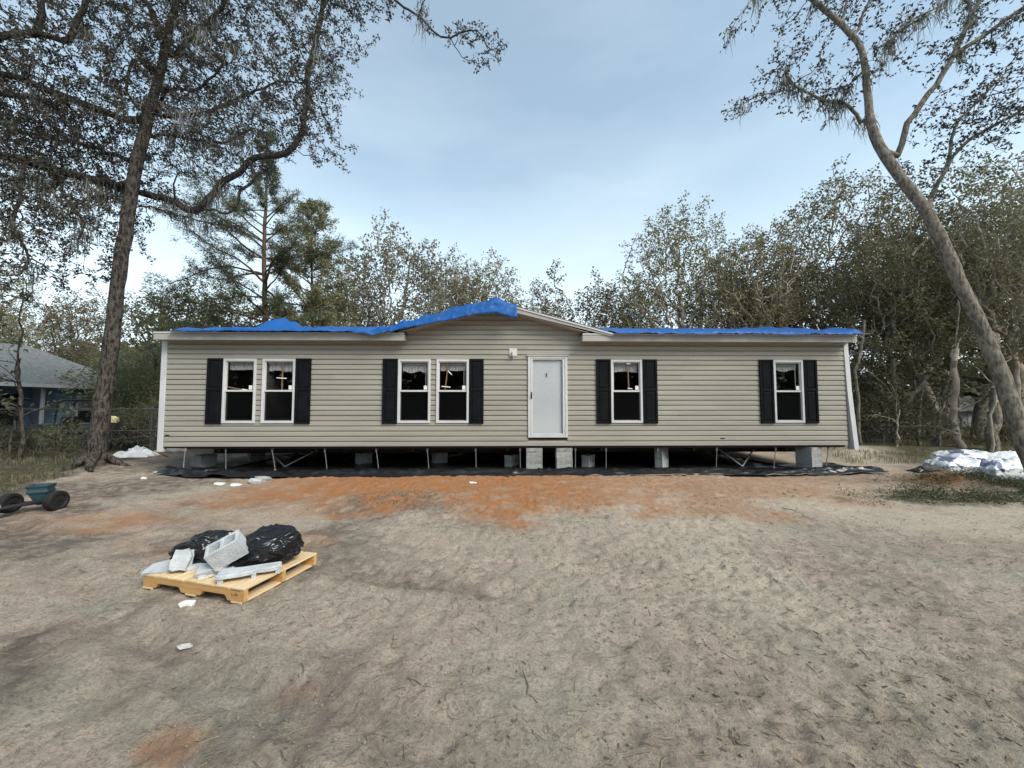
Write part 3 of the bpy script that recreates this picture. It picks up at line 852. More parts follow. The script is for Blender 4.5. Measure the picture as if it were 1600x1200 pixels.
# ------------------------------------------------------------------ blue tarpaulins over the roof
def roof_z(x, y):
    m = main_z(y)
    if abs(x - GC) < abs(GXR - GC) + .05: m = max(m, gable_z(x))
    return m
def tarp(name, xa, xb, label, drop, ymax, bump=None, seed=0, lift=.03):
    nx = int((xb - xa) / .03); V = []; F = []
    ys = [-OV - .095, -OV - .05, .0] + [ymax * (i + 1) / 14 for i in range(14)]
    rows = 6 + len(ys)
    for i in range(nx + 1):
        x = xa + (xb - xa) * i / nx
        dr = drop(x)
        for r in range(6):                       # hem hanging in front of the fascia, folded and uneven
            f = 1 - r / 6.0
            fold = (1 - 2 * abs(mnoise.noise(Vector((x * 3.4 + f * .8, f * 1.1, seed)))))
            yy = -OV - .115 - (.030 * fold + .028 * (1 - 2 * abs(mnoise.noise(Vector((x * 8.5 + f * 2, f * 1.5, seed)))))) * (.25 + f) - .012 * f
            zz = roof_z(x, -OV) + lift - dr * f + .02 * mnoise.noise(Vector((x * 2.3, 4.1, seed + 3))) + .018 * f * mnoise.noise(Vector((x * 11, 2.1, seed)))
            V.append((x + .015 * mnoise.noise(Vector((x * 4, f, 8))), yy, zz))
        for y in ys:
            zz = roof_z(x, y) + lift + .075 * (1 - 2 * abs(mnoise.noise(Vector((x * 1.5 + y, y * 1.1, seed + 9))))) ** 2 + .035 * abs(mnoise.noise(Vector((x * 5, y * 3, seed))))
            if bump: zz += bump(x, y)
            V.append((x, y, zz))
    for i in range(nx):
        for r in range(rows - 1):
            a = i * rows + r; F.append((a, a + rows, a + rows + 1, a + 1))
    o = link(name, mesh_np(name, V, F, True), M['tarp'], None, house.location, house.rotation_euler)
    md = o.modifiers.new('thickness', 'SOLIDIFY'); md.thickness = .004
    return tag(o, label, 'tarp', 'blue tarpaulins over the unfinished roof')
bx = hp(428, 512, .7)[0]
def bump1(x, y):
    b = .30 * math.exp(-((x - bx) / .24) ** 4 - ((y - .75) / .35) ** 2) + .19 * math.exp(-((x - bx - .38) / .2) ** 4 - ((y - .8) / .3) ** 2)
    return b * (1 + .45 * mnoise.noise(Vector((x * 4, y * 6, 2.5))))
pk1 = hp(808, 490, -OV)[0]
def drop1(x):
    base = .035 + .03 * mnoise.noise(Vector((x * .9, 0, 1)))
    if x > GXL - .6:
        t = min(1, (x - GXL + .6) / (GC - GXL + .6))
        base += .27 * t ** .75 + .035 * mnoise.noise(Vector((x * 2.5, 3, 1)))
    if x > GC - .1: base += .04
    return max(base, .015)
tarp('blue_tarp', EX0 + .45, pk1, 'bright blue tarp draped over the left roof and flapping down at the gable peak', drop1, 3.9, bump1, 1)
xr0 = hp(933, 517, -OV)[0]
def drop2(x): return max(.05 + .035 * mnoise.noise(Vector((x * 1.4, 0, 7))) + .02 * mnoise.noise(Vector((x * 4.5, 0, 7))), .01)
def bump2(x, y): return .07 * math.exp(-((x - EX1 + .1) / .12) ** 2)
o = tarp('blue_tarp', GXR + .02, EX1 + .02, 'long blue tarp with a wavy hem lying along the right eave', drop2, 3.9, bump2, 11, .028)

# ------------------------------------------------------------------ black sheeting on the ground under the house
def sheet():
    nx, ny = 420, 84; V = []; F = []
    xa, xb = hp(262, 745, 0)[0], hp(1352, 745, 0)[0]
    for i in range(nx + 1):
        x = xa + (xb - xa) * i / nx
        t = i / nx
        front = -.72 + .16 * mnoise.noise(Vector((x * .55, 1, 0))) + .07 * mnoise.noise(Vector((x * 2.2, 5, 0)))
        e = min(1, (1 - t) * 12)
        front = front * (.35 + .65 * e) + (-.35) * (1 - e) * 1.0
        if t < .06: front += .45 * (1 - t / .06)
        backy = 7.6 if 1.3 < (x - xa) < (xb - xa) - 2.0 else .9 + .4 * mnoise.noise(Vector((x * 2, 2, 2)))
        for j in range(ny + 1):
            s = (j / ny) ** 1.8
            y = front + (backy - front) * s
            w = h2w(x, y, 0)
            fr = math.exp(-((y - front) / .62) ** 2)
            zz = .022 + (gz(w.x, w.y) if y < 0 else 0) * 1.0
            zz += fr * (.085 * max(0, 1 - 2.2 * abs(mnoise.noise(Vector((x * .9 + .4 * mnoise.noise(Vector((x * 3, y * 3, 1))), y * 5.2, 3))))) + .055 * max(0, 1 - 2.4 * abs(mnoise.noise(Vector((x * 3.4, y * 8, 6))))))
            zz = .022 + (zz - .022) * (1 - math.exp(-((y - front) / .10) ** 2))
            zz += .03 * max(0, 1 - 2.4 * abs(mnoise.noise(Vector((x * 1.3, y * 2.2, 9)))))
            if j == 0: zz -= .02
            if t < .12: zz += .10 * fr * max(0, mnoise.noise(Vector((x * 2.1, y * 2.1, 12))) + .25) 
            if t > .9: zz += .06 * fr * max(0, mnoise.noise(Vector((x * 2.1, y * 2.1, 12))) + .25)
            V.append((x, y, max(zz, .02)))
    for i in range(nx):
        for j in range(ny):
            a = i * (ny + 1) + j; F.append((a, a + ny + 1, a + ny + 2, a + 1))
    o = link('plastic_sheet', mesh_np('plastic_sheet', V, F, True), M['plastic'], None, house.location, house.rotation_euler)
    tag(o, 'wide wrinkled black plastic sheet spread on the soil under the house', 'plastic sheet')
sheet()

# ------------------------------------------------------------------ concrete block piers
def block_mesh(name, L=.40, W=.20, H=.19, shell=.034):
    mb = MB()
    mb.box(-L / 2, L / 2, -W / 2, -W / 2 + shell, 0, H); mb.box(-L / 2, L / 2, W / 2 - shell, W / 2, 0, H)
    for x0 in (-L / 2, -shell / 2, L / 2 - shell): mb.box(x0 + (.0005 if x0 < -.1 else 0), x0 + shell - (.0005 if x0 > .1 else 0), -W / 2 + shell, W / 2 - shell, .001, H - .001)
    return mb.mesh(name, bevel=.003)
BLK = block_mesh('concrete_block'); BLK.materials.append(M['block'])
cap_mb = MB(); cap_mb.box(-.2, .2, -.2, .2, 0, .09); CAP = cap_mb.mesh('cap_block', bevel=.004); CAP.materials.append(M['block'])
def pier(u, v, label, n=3, rot=0.0, top=None, cap=True, double=False, yoff=None):
    if yoff is None:
        p = at_z(u, v); Y = p.y
        d = p - Vector((0, HY, 0)); lx, ly = d.dot(_t), d.dot(_n) + .12
    else: lx, ly = hp(u, v, yoff)[0], yoff
    w = h2w(lx, ly, .016)
    t = empty('block_pier', w, HROT + rot)
    tag(t, label, 'pier', 'concrete block piers under the house')
    zz = 0
    H = (WZ0 - .06 if ly < .6 else WZ0 - .303) - .017 if top is None else top
    hs = H - (.09 if cap else 0)
    sc = hs / n / .19
    for k in range(n):
        for s in ((-.1, .1) if double else (0,)):
            b = link('block', BLK, None, t, (random.uniform(-.006, .006), s * 1.004 + random.uniform(-.004, .004), zz), (0, 0, random.uniform(-.02, .02)))
            b.scale = (1, 1, sc * .995)
        zz += .19 * sc
    if cap:
        c = link('cap_block', CAP, None, t, (0, 0, zz), (0, 0, .01))
        c.scale = (1, 1 if double else .55, 1)
    return t
pier(313, 731, 'block pier at the left front corner of the house', 3, 1.2, double=True)
pier(566, 727, 'small pale pier in shade below the second shutter from the left window pair', 2, .9)
pier(686, 726, 'pale pier in shade below the right window of the pair beside the gable', 2, .7)
pier(800, 731, 'shaded pier standing just left of the two piers at the door', 2, .95)
pier(834.5, 737, 'left of the two full height block piers under the white door', 3, .0, yoff=.10, cap=True)
pier(881, 736, 'right of the two full height block piers under the white door', 3, .03, yoff=.10, cap=True)
pier(921, 731, 'shaded pier standing just right of the two piers at the door', 2, .95)
pier(1037, 733, 'shaded pier under the right shutter of the single window by the door', 2, .8)
pier(1270, 734, 'block pier near the right end of the house under its last shutter', 3, .35, double=True)
pier(396, 721, 'small far pier between the first window pair seen deep under the house', 2, 1.0)

# ------------------------------------------------------------------ tie-down rods and braces
def rod(ut, vt, ub, vb, label, off=.08, soft=False):
    x0, z0 = hp(ut, vt, off)
    xb, zb = hp(ub, vb, off)
    t = empty('tie_down', h2w(xb, off, .02), HROT)
    tag(t, label, 'tie-down', 'metal tie-downs between house rim and soil')
    dx = x0 - xb; top = WZ0 - .062
    mb = MB(); mb.box(-.022 + dx, .022 + dx, -.004, .004, top - .10, top - .022); mb.box(-.03 + dx, .03 + dx, -.03, .03, top - .021, top - .0205 + .012); mb.build('clamp', M['galv'], t)
    mb = MB(); mb.tube([(dx, 0, top - .09), (dx * .5, .0, top * .5), (0, 0, .03)], .011, 8); mb.build('rod', M['galv'], t)
    mb = MB(); mb.lathe([(0, .045), (.03, .04), (.035, .0), (.05, -.002), (.05, -.015)], 12); mb.build('anchor_head', M['galv'], t)
RODS = [(353, 353, 'short tie-down rod at the left end under the first shutter'),
        (425.5, 430, 'tie-down rod beside the left steel V brace under the second window'),
        (507.7, 511, 'tie-down rod right of the left V brace below bare siding'),
        (588, 591.5, 'tie-down rod just left of the shutter beside the middle window pair'),
        (667.7, 670, 'tie-down rod under the gap between the middle window pair'),
        (743.3, 744, 'tie-down rod under the right shutter of the middle window pair'),
        (812.6, 813, 'tie-down rod just left of the left door pier'),
        (899, 899, 'tie-down rod just right of the right door pier'),
        (947, 947, 'tie-down rod under the left shutter of the single window by the door'),
        (1028, 1027, 'tie-down rod beside the pier under the right shutter of the single window'),
        (1120, 1119, 'tie-down rod under bare siding left of the right V brace'),
        (1212, 1209, 'tie-down rod under the left shutter of the last window'),
        (1293.7, 1291, 'tie-down rod at the right end beside the corner pier')]
for (ut, ub, lb) in RODS: rod(ut, 700, ub, 731, lb)
def vbrace(pts, label, off):
    c = hp(pts[1][0], 730, off)[0]
    t = empty('v_brace', h2w(c, off, .02), HROT); tag(t, label, 'brace', 'steel V braces under the house')
    mb = MB(); mb.box(-.11, .11, -.1, .1, -.004, .012); mb.build('foot_plate', M['galv'], t)
    for (u, v) in (pts[0], pts[2]):
        x, z = hp(u, v, off)
        mb = MB(); mb.tube([(0, 0, .03), ((x - c), .25, min(z, WZ0 - .07))], .020, 8); mb.build('strut', M['galv'], t)
vbrace([(413, 709), (445, 728), (482, 709)], 'left steel V brace under the second window of the first pair', .55)
vbrace([(1132, 705), (1160, 733), (1187, 705)], 'right steel V brace under the bare siding before the last window', .35)

# aluminium downspout scrap hanging under the left corner
a = h2w(*[hp(262, 702)[0], -.02, hp(262, 703)[1]]); b = h2w(hp(291, 703)[0], .05, hp(291, 703)[1])
def bar_between(mbx, a, b, w, h):
    d = (b - a); L = d.length; q = d.to_track_quat('X', 'Z').to_matrix().to_4x4()
    mbx.box(0, L, -w / 2, w / 2, -h / 2, h / 2, Matrix.Translation(a) @ q)
mb = MB(); bar_between(mb, a, b, .07, .085)
o = mb.build('trim_scrap', M['galv'], None, bevel=.01); tag(o, 'short silvery metal trim scrap hooked under the left corner of the house', 'metal scrap')
mb = MB(); p = h2w(hp(289, 700)[0], .02, 0); mb.tube([p + Vector((0, 0, .62)), p + Vector((.02, -.05, .35)), p + Vector((.05, -.1, .03))], .008, 6)
o = mb.build('hanging_strap', M['galv']); tag(o, 'thin loose metal strap dangling beside the left corner pier', 'strap')

# ------------------------------------------------------------------ the pallet with rubble
PA = at_z(381, 947, .0); PB = at_z(223, 920.5, .0); PC = at_z(490, 890, .0)
ex = (PA - PB); ex.z = 0; plen = ex.length; ex.normalize(); ey = Vector((-ex.y, ex.x, 0)); pwid = .80
prot = math.atan2(ex.y, ex.x)
pz0 = max(gz(PA.x, PA.y), gz(PB.x, PB.y), gz(PC.x, PC.y)) + .005
pallet = empty('wooden_pallet', (PB.x, PB.y, pz0), prot)
tag(pallet, 'new light wooden pallet lying on the sand loaded with rubble', 'pallet')
def wood_mat(name, c, c2, axis):
    st = (2, 26, 26) if axis == 'x' else (26, 2, 26)
    return mat(name, c, .75, c2, 1.6, .15, 20, .2, stretch=st, rand=.10)
M['wood_y'] = wood_mat('pallet_wood_boards', (0.74, 0.58, 0.37), (0.60, 0.43, 0.24), 'y')
M['wood_x'] = wood_mat('pallet_wood_stringer', (0.58, 0.34, 0.14), (0.46, 0.26, 0.10), 'x')
PH = .125; bt = .016
def stringer(y):
    L = plen; h0, h1 = bt, PH - bt
    n0, n1, n2, n3 = .15 * L, .38 * L, .60 * L, .83 * L; nh = h0 + .042
    pts = [(0.002, h0), (n0 - .02, h0), (n0, nh - .012), (n0 + .015, nh), (n1 - .015, nh), (n1, nh - .012), (n1 + .02, h0), (n2 - .02, h0), (n2, nh - .012), (n2 + .015, nh), (n3 - .015, nh), (n3, nh - .012), (n3 + .02, h0), (L - .002, h0), (L - .002, h1), (0.002, h1)]
    mb = MB(); mb.prism(pts, 'y', y, y + .038); return mb.build('stringer', M['wood_x'], pallet)
st0 = stringer(.0); stringer(pwid / 2 - .019); stringer(pwid - .038)
nb = 7; gap = .024; bw = (plen - gap * (nb - 1)) / nb
for k in range(nb):
    x = k * (bw + gap)
    mb = MB(); mb.box(x, x + bw, -.004, pwid + .004, PH - bt + .001, PH + random.uniform(-.001, .002)); mb.build('deck_board', M['wood_y'], pallet, bevel=.0015)
for f in (0.0, .44, .88):
    mb = MB(); mb.box(f * plen, f * plen + .115, -.003, pwid + .003, 0, bt - .001); mb.build('bottom_board', M['wood_y'], pallet, bevel=.0015)
# stencilled mark on the front face
fc = bpy.data.curves.new('stencil_mark', 'FONT'); fc.body = 'L-24'; fc.size = .036; fc.extrude = .0004
fo = bpy.data.objects.new('stencil_mark', fc); COL.objects.link(fo)
dg = bpy.context.evaluated_depsgraph_get(); me = bpy.data.meshes.new_from_object(fo.evaluated_get(dg))
bpy.data.objects.remove(fo)
ink = mat('black_ink', (0.02, 0.018, 0.016), .8)
me.materials.clear(); me.materials.append(ink)
link('stencil_mark', me, None, pallet, (plen - .135, -.0012, PH * .46), (math.radians(90), 0, 0))
mb = MB(); mb.box(plen - .14, plen - .045, -.0006, .0004, PH * .80, PH * .80 + .004); mb.build('ink_line', ink, pallet)

def on_pallet(u, v, z=0.0):
    """pallet-local x,y of the point seen at u,v on the level z above the deck"""
    p = at_z(u, v, pz0 + PH + z); d = p - Vector((PB.x, PB.y, p.z)); return d.dot(ex), d.dot(ey)
def on_pallet_w(u, v, z=0.0): return at_z(u, v, pz0 + PH + z)
PT = pz0 + PH + .003
# broken and whole concrete pieces
def shard(name, outline, th, seed, matl, web=None):
    """a broken slab: outline in x,y, thickness th, crumbled edges; optional stub of a web under it"""
    rr = random.Random(seed); mb = MB(); n = len(outline)
    pts = []
    for i in range(n):
        a = Vector(outline[i]); b = Vector(outline[(i + 1) % n])
        for t in (0, .33, .66):
            q = a.lerp(b, t); pts.append(q + Vector((rr.uniform(-1, 1), rr.uniform(-1, 1))) * (.006 if t else .003))
    m = len(pts)
    for z, s in ((0, .97), (th * .25, 1.0), (th * .8, .985), (th, .93)):
        for p in pts: mb.v.append((p.x * s + rr.uniform(-.003, .003), p.y * s + rr.uniform(-.003, .003), z + rr.uniform(-.003, .003)))
    for k in range(3):
        for i in range(m): mb.f.append((k * m + i, k * m + (i + 1) % m, (k + 1) * m + (i + 1) % m, (k + 1) * m + i))
    mb.f.append(tuple(range(m))[::-1]); mb.f.append(tuple(3 * m + i for i in range(m)))
    if web:
        for (x0, x1, y0, y1, z0, z1) in web: mb.box(x0, x1, y0, y1, z0, z1, None, .004, rr)
    return mb.mesh(name)
def put(name, me, w, rot, label, cat, group=None, matl=None):
    o = link(name, me, matl, None, w, rot); return tag(o, label, cat, group)
G = 'broken concrete blocks on the pallet'
BL = M['block_light']
w = on_pallet_w(259, 888, .01); w.z = PT + .008
put('broken_block', shard('broken_block', [(-.15, -.07), (-.02, -.10), (.15, -.07), (.17, .02), (.05, .07), (-.12, .05)], .045, 1, BL, [(-.14, -.09, -.06, .03, -.0, .02), (.08, .13, -.06, .03, -.02, .01)]), w, (.28, -.12, prot + .5), 'pale broken block piece at the left corner of the pallet', 'concrete piece', G, BL)
w = on_pallet_w(284, 884, .05); w.z = PT + .10
put('broken_block', shard('broken_block', [(-.07, -.09), (.06, -.09), (.08, .03), (.03, .10), (-.06, .08)], .05, 2, BL), w, (1.25, .15, prot + .6), 'upright pale block fragment between corner piece and dark bag', 'concrete piece', G, BL)
w = on_pallet_w(294, 876, .08); w.z = PT + .09
put('broken_block', shard('broken_block', [(-.03, -.08), (.035, -.08), (.04, .08), (-.03, .09)], .035, 3, BL), w, (1.35, .0, prot + .9), 'narrow upright concrete sliver leaning on the left bag', 'concrete piece', G, BL)
w = on_pallet_w(335, 890, .04); w.z = PT + .055
put('broken_block', shard('broken_block', [(-.13, -.04), (.0, -.07), (.06, -.12), (.13, -.02), (.12, .06), (.0, .04), (-.10, .05)], .05, 4, BL, [(-.12, -.06, -.03, .03, -.05, .02)]), w, (.55, -.30, prot + .75), 'jagged tilted concrete piece in the middle of the pallet', 'concrete piece', G, BL)
w = on_pallet_w(345, 895, .01); w.z = PT + .004
put('broken_block', shard('broken_block', [(-.16, -.035), (.16, -.03), (.17, .03), (-.15, .035)], .04, 5, BL), w, (.05, -.04, prot + .85), 'thin flat concrete strip under the jagged middle piece', 'concrete piece', G, BL)
w = on_pallet_w(318, 885, .01); w.z = PT + .004
put('broken_block', shard('broken_block', [(-.14, -.03), (.14, -.03), (.15, .03), (-.13, .03)], .035, 6, BL), w, (.1, -.02, prot + .95), 'short concrete strip behind the jagged middle piece', 'concrete piece', G, BL)
w = on_pallet_w(390, 897, .02); w.z = PT + .035
put('broken_block', shard('broken_block', [(-.24, -.055), (-.20, -.085), (.03, -.07), (.06, -.045), (.22, -.045), (.245, .0), (.24, .06), (-.22, .06)], .035, 7, BL, [(.02, .055, -.06, .04, -.036, .004), (.20, .235, -.035, .05, -.034, .004), (-.22, -.18, -.07, .05, -.036, .004)]), w, (.06, .02, prot + .72), 'long flat half of a split block lying towards the right of the pallet', 'concrete piece', G, BL)
BLK2 = block_mesh('whole_block', .27, .17, .18, .03); BLK2.materials.append(BL)
w = on_pallet_w(364, 872, .12); w.z = PT + .13
o = link('concrete_block', BLK2, None, None, w, (math.radians(20), math.radians(-27), .42)); tag(o, 'whole grey hollow block tilted on top of the black bags', 'concrete block')
# black bags
def bag_mesh(name, sx, sy, sz, seed, amp=.16, neck=0.0):
    """a film bag: taut between the lumps inside it, creased along many sharp folds, drawn together towards its neck (-x)"""
    bm = bmesh.new(); bmesh.ops.create_icosphere(bm, subdivisions=6, radius=1)
    sd = Vector((seed, seed * .7, seed * 1.3))
    for v in bm.verts:
        p = v.co.copy()
        wq = p + .35 * Vector((mnoise.noise(p * 1.7 + sd), mnoise.noise(p * 1.7 + sd * 2), mnoise.noise(p * 1.7 - sd)))
        r = 1 + amp * mnoise.noise(p * 1.25 + sd) + amp * .55 * abs(mnoise.noise(p * 2.3 + sd))
        for fq, am in ((1.9, .12), (3.9, .050), (8.5, .010)):
            f = 1 - 2.4 * abs(mnoise.noise(Vector((wq.x * fq * .6, wq.y * fq, wq.z * fq)) + sd * fq))
            r += am * max(f, 0) ** 2 - am * .3
        x, y, z = p.x * sx * r, p.y * sy * r, p.z * sz * r
        if neck:
            t = max(0.0, min(1.0, (-p.x + .15) / 1.15)) ** 1.3
            y *= 1 - neck * t; z = z * (1 - neck * t) - sz * .30 * t * neck; x -= sx * .18 * t * t
        if z < -sz * .5: z = -sz * .5 + (z + sz * .5) * .2
        v.co = (x, y, z)
    me = bpy.data.meshes.new(name); bm.to_mesh(me); bm.free()
    for p in me.polygons: p.use_smooth = True
    return me
w = on_pallet_w(408, 877, .02); w.z = PT + .10
put('trash_bag', bag_mesh('trash_bag', .33, .21, .215, 3.3, .16, .62), w, (0, -.22, prot + .72), 'large bulging black trash bag on the right half of the pallet', 'trash bag', None, M['bag'])
w = on_pallet_w(322, 874, .02); w.z = PT + .095
put('trash_bag', bag_mesh('trash_bag', .25, .18, .175, 8.1, .32, .2), w, (0, .05, prot + .3), 'smaller crumpled black trash bag at the left behind the concrete pieces', 'trash bag', None, M['bag'])
mb = MB(); mb.v += [(0, 0, 0), (.05, .01, .0), (.07, .0, .07), (.03, -.01, .11), (-.03, 0, .06)]; mb.f += [(0, 1, 2), (0, 2, 3), (0, 3, 4)]
# white chunk in front of the pallet, chips by the sheet
def chunk(u, v, s, label, matl, seed, group=None, rz=.0, flat=.6):
    bm = bmesh.new(); bmesh.ops.create_icosphere(bm, subdivisions=2, radius=1)
    rr = random.Random(seed); sd = Vector((seed * 3.1, seed * 1.7, 0))
    for vv in bm.verts:
        q = vv.co.copy()
        q = Vector(tuple(max(-.72, min(.72, c)) for c in q)) * (1 + .35 * mnoise.noise(vv.co * 1.2 + sd) + .15 * mnoise.noise(vv.co * 3 + sd))
        vv.co = (q.x * s, q.y * s * .7, q.z * s * flat)
    me = bpy.data.meshes.new('stone_chip'); bm.to_mesh(me); bm.free()
    p = at_z(u, v); p.z = gz(p.x, p.y) + s * flat * .35
    return put('stone_chip', me, p, (.1, .15, rz), label, 'chip', group, matl)
M['white_chip'] = mat('white_plaster', (.72, .73, .74), .85, (.6, .61, .62), 14, .3)
chunk(293, 948, .062, 'white angular chunk on the sand in front of the pallet', M['white_chip'], 1, rz=.4, flat=.75)
g2 = 'rubble bits in front of the black sheet'
chunk(343, 754, .12, 'flat whitish chip left of the grey rubble near the sheet', M['white_chip'], 2, g2, .1, .25)
chunk(369, 756.5, .13, 'white flat chip just left of the grey rubble piece', M['white_chip'], 3, g2, .5, .25)
chunk(400, 753, .17, 'pale grey rubble lump in front of the black sheet', M['block_light'], 4, g2, .3, .5)
chunk(413, 751, .20, 'brownish rubble lump behind the pale grey one', M['block'], 5, g2, .9, .5)
chunk(322, 743.5, .09, 'small white chip on the left part of the black sheet', M['white_chip'], 6, g2, .2, .3)
chunk(739, 757, .10, 'light stick-like chip on the orange clay before the gable', M['white_chip'], 7, g2, .2, .2)
# white marks of lime dust are dry powder lying on the sand
chunk(290, 1008, .055, 'small flat smear of white powder on the sand in the left foreground', mat('pale_powder', (.55, .54, .52), .9, (.38, .36, .33), 30), 8, None, .8, .05)

# ------------------------------------------------------------------ lawn spreader at the left edge
p = at_z(62, 798); sprd = empty('lawn_spreader', (p.x, p.y, gz(p.x, p.y)), .45)
tag(sprd, 'teal hopper on two black wheels tipped on the sand at the left edge', 'spreader')
M['teal'] = mat('teal_plastic', (0.022, 0.062, 0.075), .6, (0.016, .045, .055), 5)
M['tyre'] = mat('black_rubber', (0.012, 0.012, 0.012), .7, bump=.3, bscale=30)
mb = MB(); n = 0
def ring(z, a, b): return [(-a, -b, z), (a, -b, z), (a, b, z), (-a, b, z)]
prof = [(.10, .045, .035), (.30, .15, .115), (.315, .175, .135), (.345, .175, .135), (.36, .165, .125), (.40, .17, .13), (.415, .185, .145), (.44, .185, .145), (.44, .165, .125), (.30, .13, .095)]
for (z, a, b) in prof: mb.v += ring(z * .92, a * .68, b * .8)
for i in range(len(prof) - 1):
    for j in range(4): mb.f.append((i * 4 + j, i * 4 + (j + 1) % 4, i * 4 + 4 + (j + 1) % 4, i * 4 + 4 + j))
mb.f.append((3, 2, 1, 0)); mb.f.append(tuple(36 + j for j in range(4)))
mb.build('hopper', M['teal'], sprd, bevel=.006)
for (x, y, r) in ((.22, -.10, .155), (-.34, .02, .15)):
    Mx = Matrix.Translation((x, y, r)) @ Matrix.Rotation(math.radians(68), 4, 'Z') @ Matrix.Rotation(math.radians(90), 4, 'X')
    mb = MB(); mb.lathe([(.03, -.045), (r * .62, -.04), (r * .7, -.06), (r * .95, -.055), (r, -.03), (r, .03), (r * .95, .055), (r * .7, .06), (r * .62, .04), (.03, .045)], 24, Mx)
    wh = mb.build('wheel', M['tyre'], sprd, smooth=False)
    mb = MB(); mb.lathe([(0, -.052), (.028, -.052), (.03, .052), (0, .052)], 12, Mx); mb.build('hub', M['dark_metal'], wh)
mb = MB(); mb.tube([(.22, -.10, .155), (-.34, .02, .15)], .014, 8); mb.build('axle', M['dark_metal'], sprd)
for dy in (-.07, .07):
    mb = MB(); mb.tube([(.10, -.06 + dy, .16), (-.25, -.22 + dy, .13), (-.75, -.62 + dy, .045), (-1.2, -.9 + dy, .03)], .022, 8); mb.build('handle_tube', M['tyre'], sprd, smooth=True)
mb = MB(); mb.tube([(-.30, -.26, .15), (-.35, -.31, .14)], .06, 10); mb.build('clamp', M['galv'], sprd)

# ------------------------------------------------------------------ white sheet and boards at the left end of the house
def crumple(name, w, sx, sy, h, seed, matl, label, cat, rz=0.0, n=36, edge=.0):
    V = []; F = []
    for i in range(n + 1):
        for j in range(n + 1):
            a, b = i / n * 2 - 1, j / n * 2 - 1
            q = Vector((a * 2.2, b * 2.2, seed))
            e = 1 - max(abs(a), abs(b)) ** 3
            z = h * (.25 + .75 * (mnoise.noise(q) + .5)) * e + h * .30 * (1 - 2 * abs(mnoise.noise(q * 2.6))) * e
            x = a * sx * (1 + .16 * mnoise.noise(Vector((b * 1.7, seed, 1)))); y = b * sy * (1 + .2 * mnoise.noise(Vector((a * 1.7, seed, 5))))
            V.append((x, y, max(z, .0) + .012))
    for i in range(n):
        for j in range(n):
            a = i * (n + 1) + j; F.append((a, a + n + 1, a + n + 2, a + 1))
    o = link(name, mesh_np(name, V, F, True), matl, None, w, (0, 0, rz))
    md = o.modifiers.new('thickness', 'SOLIDIFY'); md.thickness = .006
    return tag(o, label, cat)
M['wrap'] = mat('white_wrap', (.62, .65, .67), .5, (.5, .53, .56), 7, .3, 15)
p = at_z(213, 712); p.z = gz(p.x, p.y)
crumple('housewrap_sheet', p, .52, .34, .22, 2.0, M['wrap'], 'crumpled white housewrap sheet on the soil between oak and house', 'sheet', .1)
for (ua, va, ub, vb, lb) in ((186, 713, 252, 706, 'grey board lying along the crumpled white sheet'), (236, 702, 262, 713, 'tan stick leaning across the soil by the left house corner'), (240, 740, 275, 735, 'white strip poking out at the left tip of the black sheet')):
    a, b = at_z(ua, va), at_z(ub, vb); a.z = gz(a.x, a.y) + .03; b.z = gz(b.x, b.y) + .05
    mb = MB(); bar_between(mb, a, b, .07, .022); o = mb.build('loose_board', M['pine_wood'] if 'tan' in lb else M['trim']); tag(o, lb, 'board')
chunk(225, 748, .07, 'single white chip on the soil left of the black sheet tip', M['white_chip'], 12, None, .3, .4)

# ------------------------------------------------------------------ white sacks on the right
def sack_mat():
    m, nt, b, out = new_mat('printed_white_film')
    N, L = nt.nodes, nt.links
    t = N.new('ShaderNodeTexCoord')
    n = N.new('ShaderNodeTexVoronoi'); n.inputs['Scale'].default_value = 4.5
    L.new(t.outputs['Object'], n.inputs['Vector'])
    cr = N.new('ShaderNodeValToRGB'); cr.color_ramp.interpolation = 'CONSTANT'
    el = cr.color_ramp.elements
    el[0].position = 0; el[0].color = (.62, .64, .65, 1); el[1].position = .42; el[1].color = (.12, .13, .21, 1)
    for ps, c in ((.62, (.62, .64, .65, 1)), (.74, (.13, .24, .19, 1)), (.86, (.70, .74, .78, 1))):
        e = el.new(ps); e.color = c
    sp = N.new('ShaderNodeSeparateColor'); L.new(n.outputs['Color'], sp.inputs[0]); L.new(sp.outputs[0], cr.inputs[0])
    L.new(cr.outputs[0], b.inputs['Base Color']); b.inputs['Roughness'].default_value = .3
    return m
M['sack'] = sack_mat()
M['white_film'] = mat('white_film', (.66, .68, .68), .3, (.60, .62, .63), 4, .35, 12)
def sack(u, v, sx, sy, sz, rz, seed, matl, label, zoff=0.0, tilt=0.0):
    bm = bmesh.new(); bmesh.ops.create_cube(bm, size=2); bmesh.ops.subdivide_edges(bm, edges=bm.edges[:], cuts=22, use_grid_fill=True)
    for vv in bm.verts:
        p = vv.co.copy(); e = max(abs(p.x) ** 5, abs(p.y) ** 5)
        zz = p.z * (1 - .92 * e)
        k = .38 * (1 - 2 * abs(mnoise.noise(Vector((p.x * 2.4 + p.y, p.y * 2.1, p.z + seed))))) + .20 * (1 - 2 * abs(mnoise.noise(Vector((p.x * 5, p.y * 5, seed)))))
        vv.co = (p.x * sx * (1 + .05 * mnoise.noise(Vector((p.y * 2, seed, 0)))), p.y * sy * (1 + .05 * mnoise.noise(Vector((p.x * 2, seed, 3)))), (zz + (k if p.z > -.5 else 0)) * sz)
    me = bpy.data.meshes.new('sack'); bm.to_mesh(me); bm.free()
    for f in me.polygons: f.use_smooth = True
    p = at_z(u, v); p.z = gz(p.x, p.y) + sz * .9 + zoff
    return put('plastic_sack', me, p, (tilt, 0, rz), label, 'sack', 'white sacks under the leaning oak', matl)
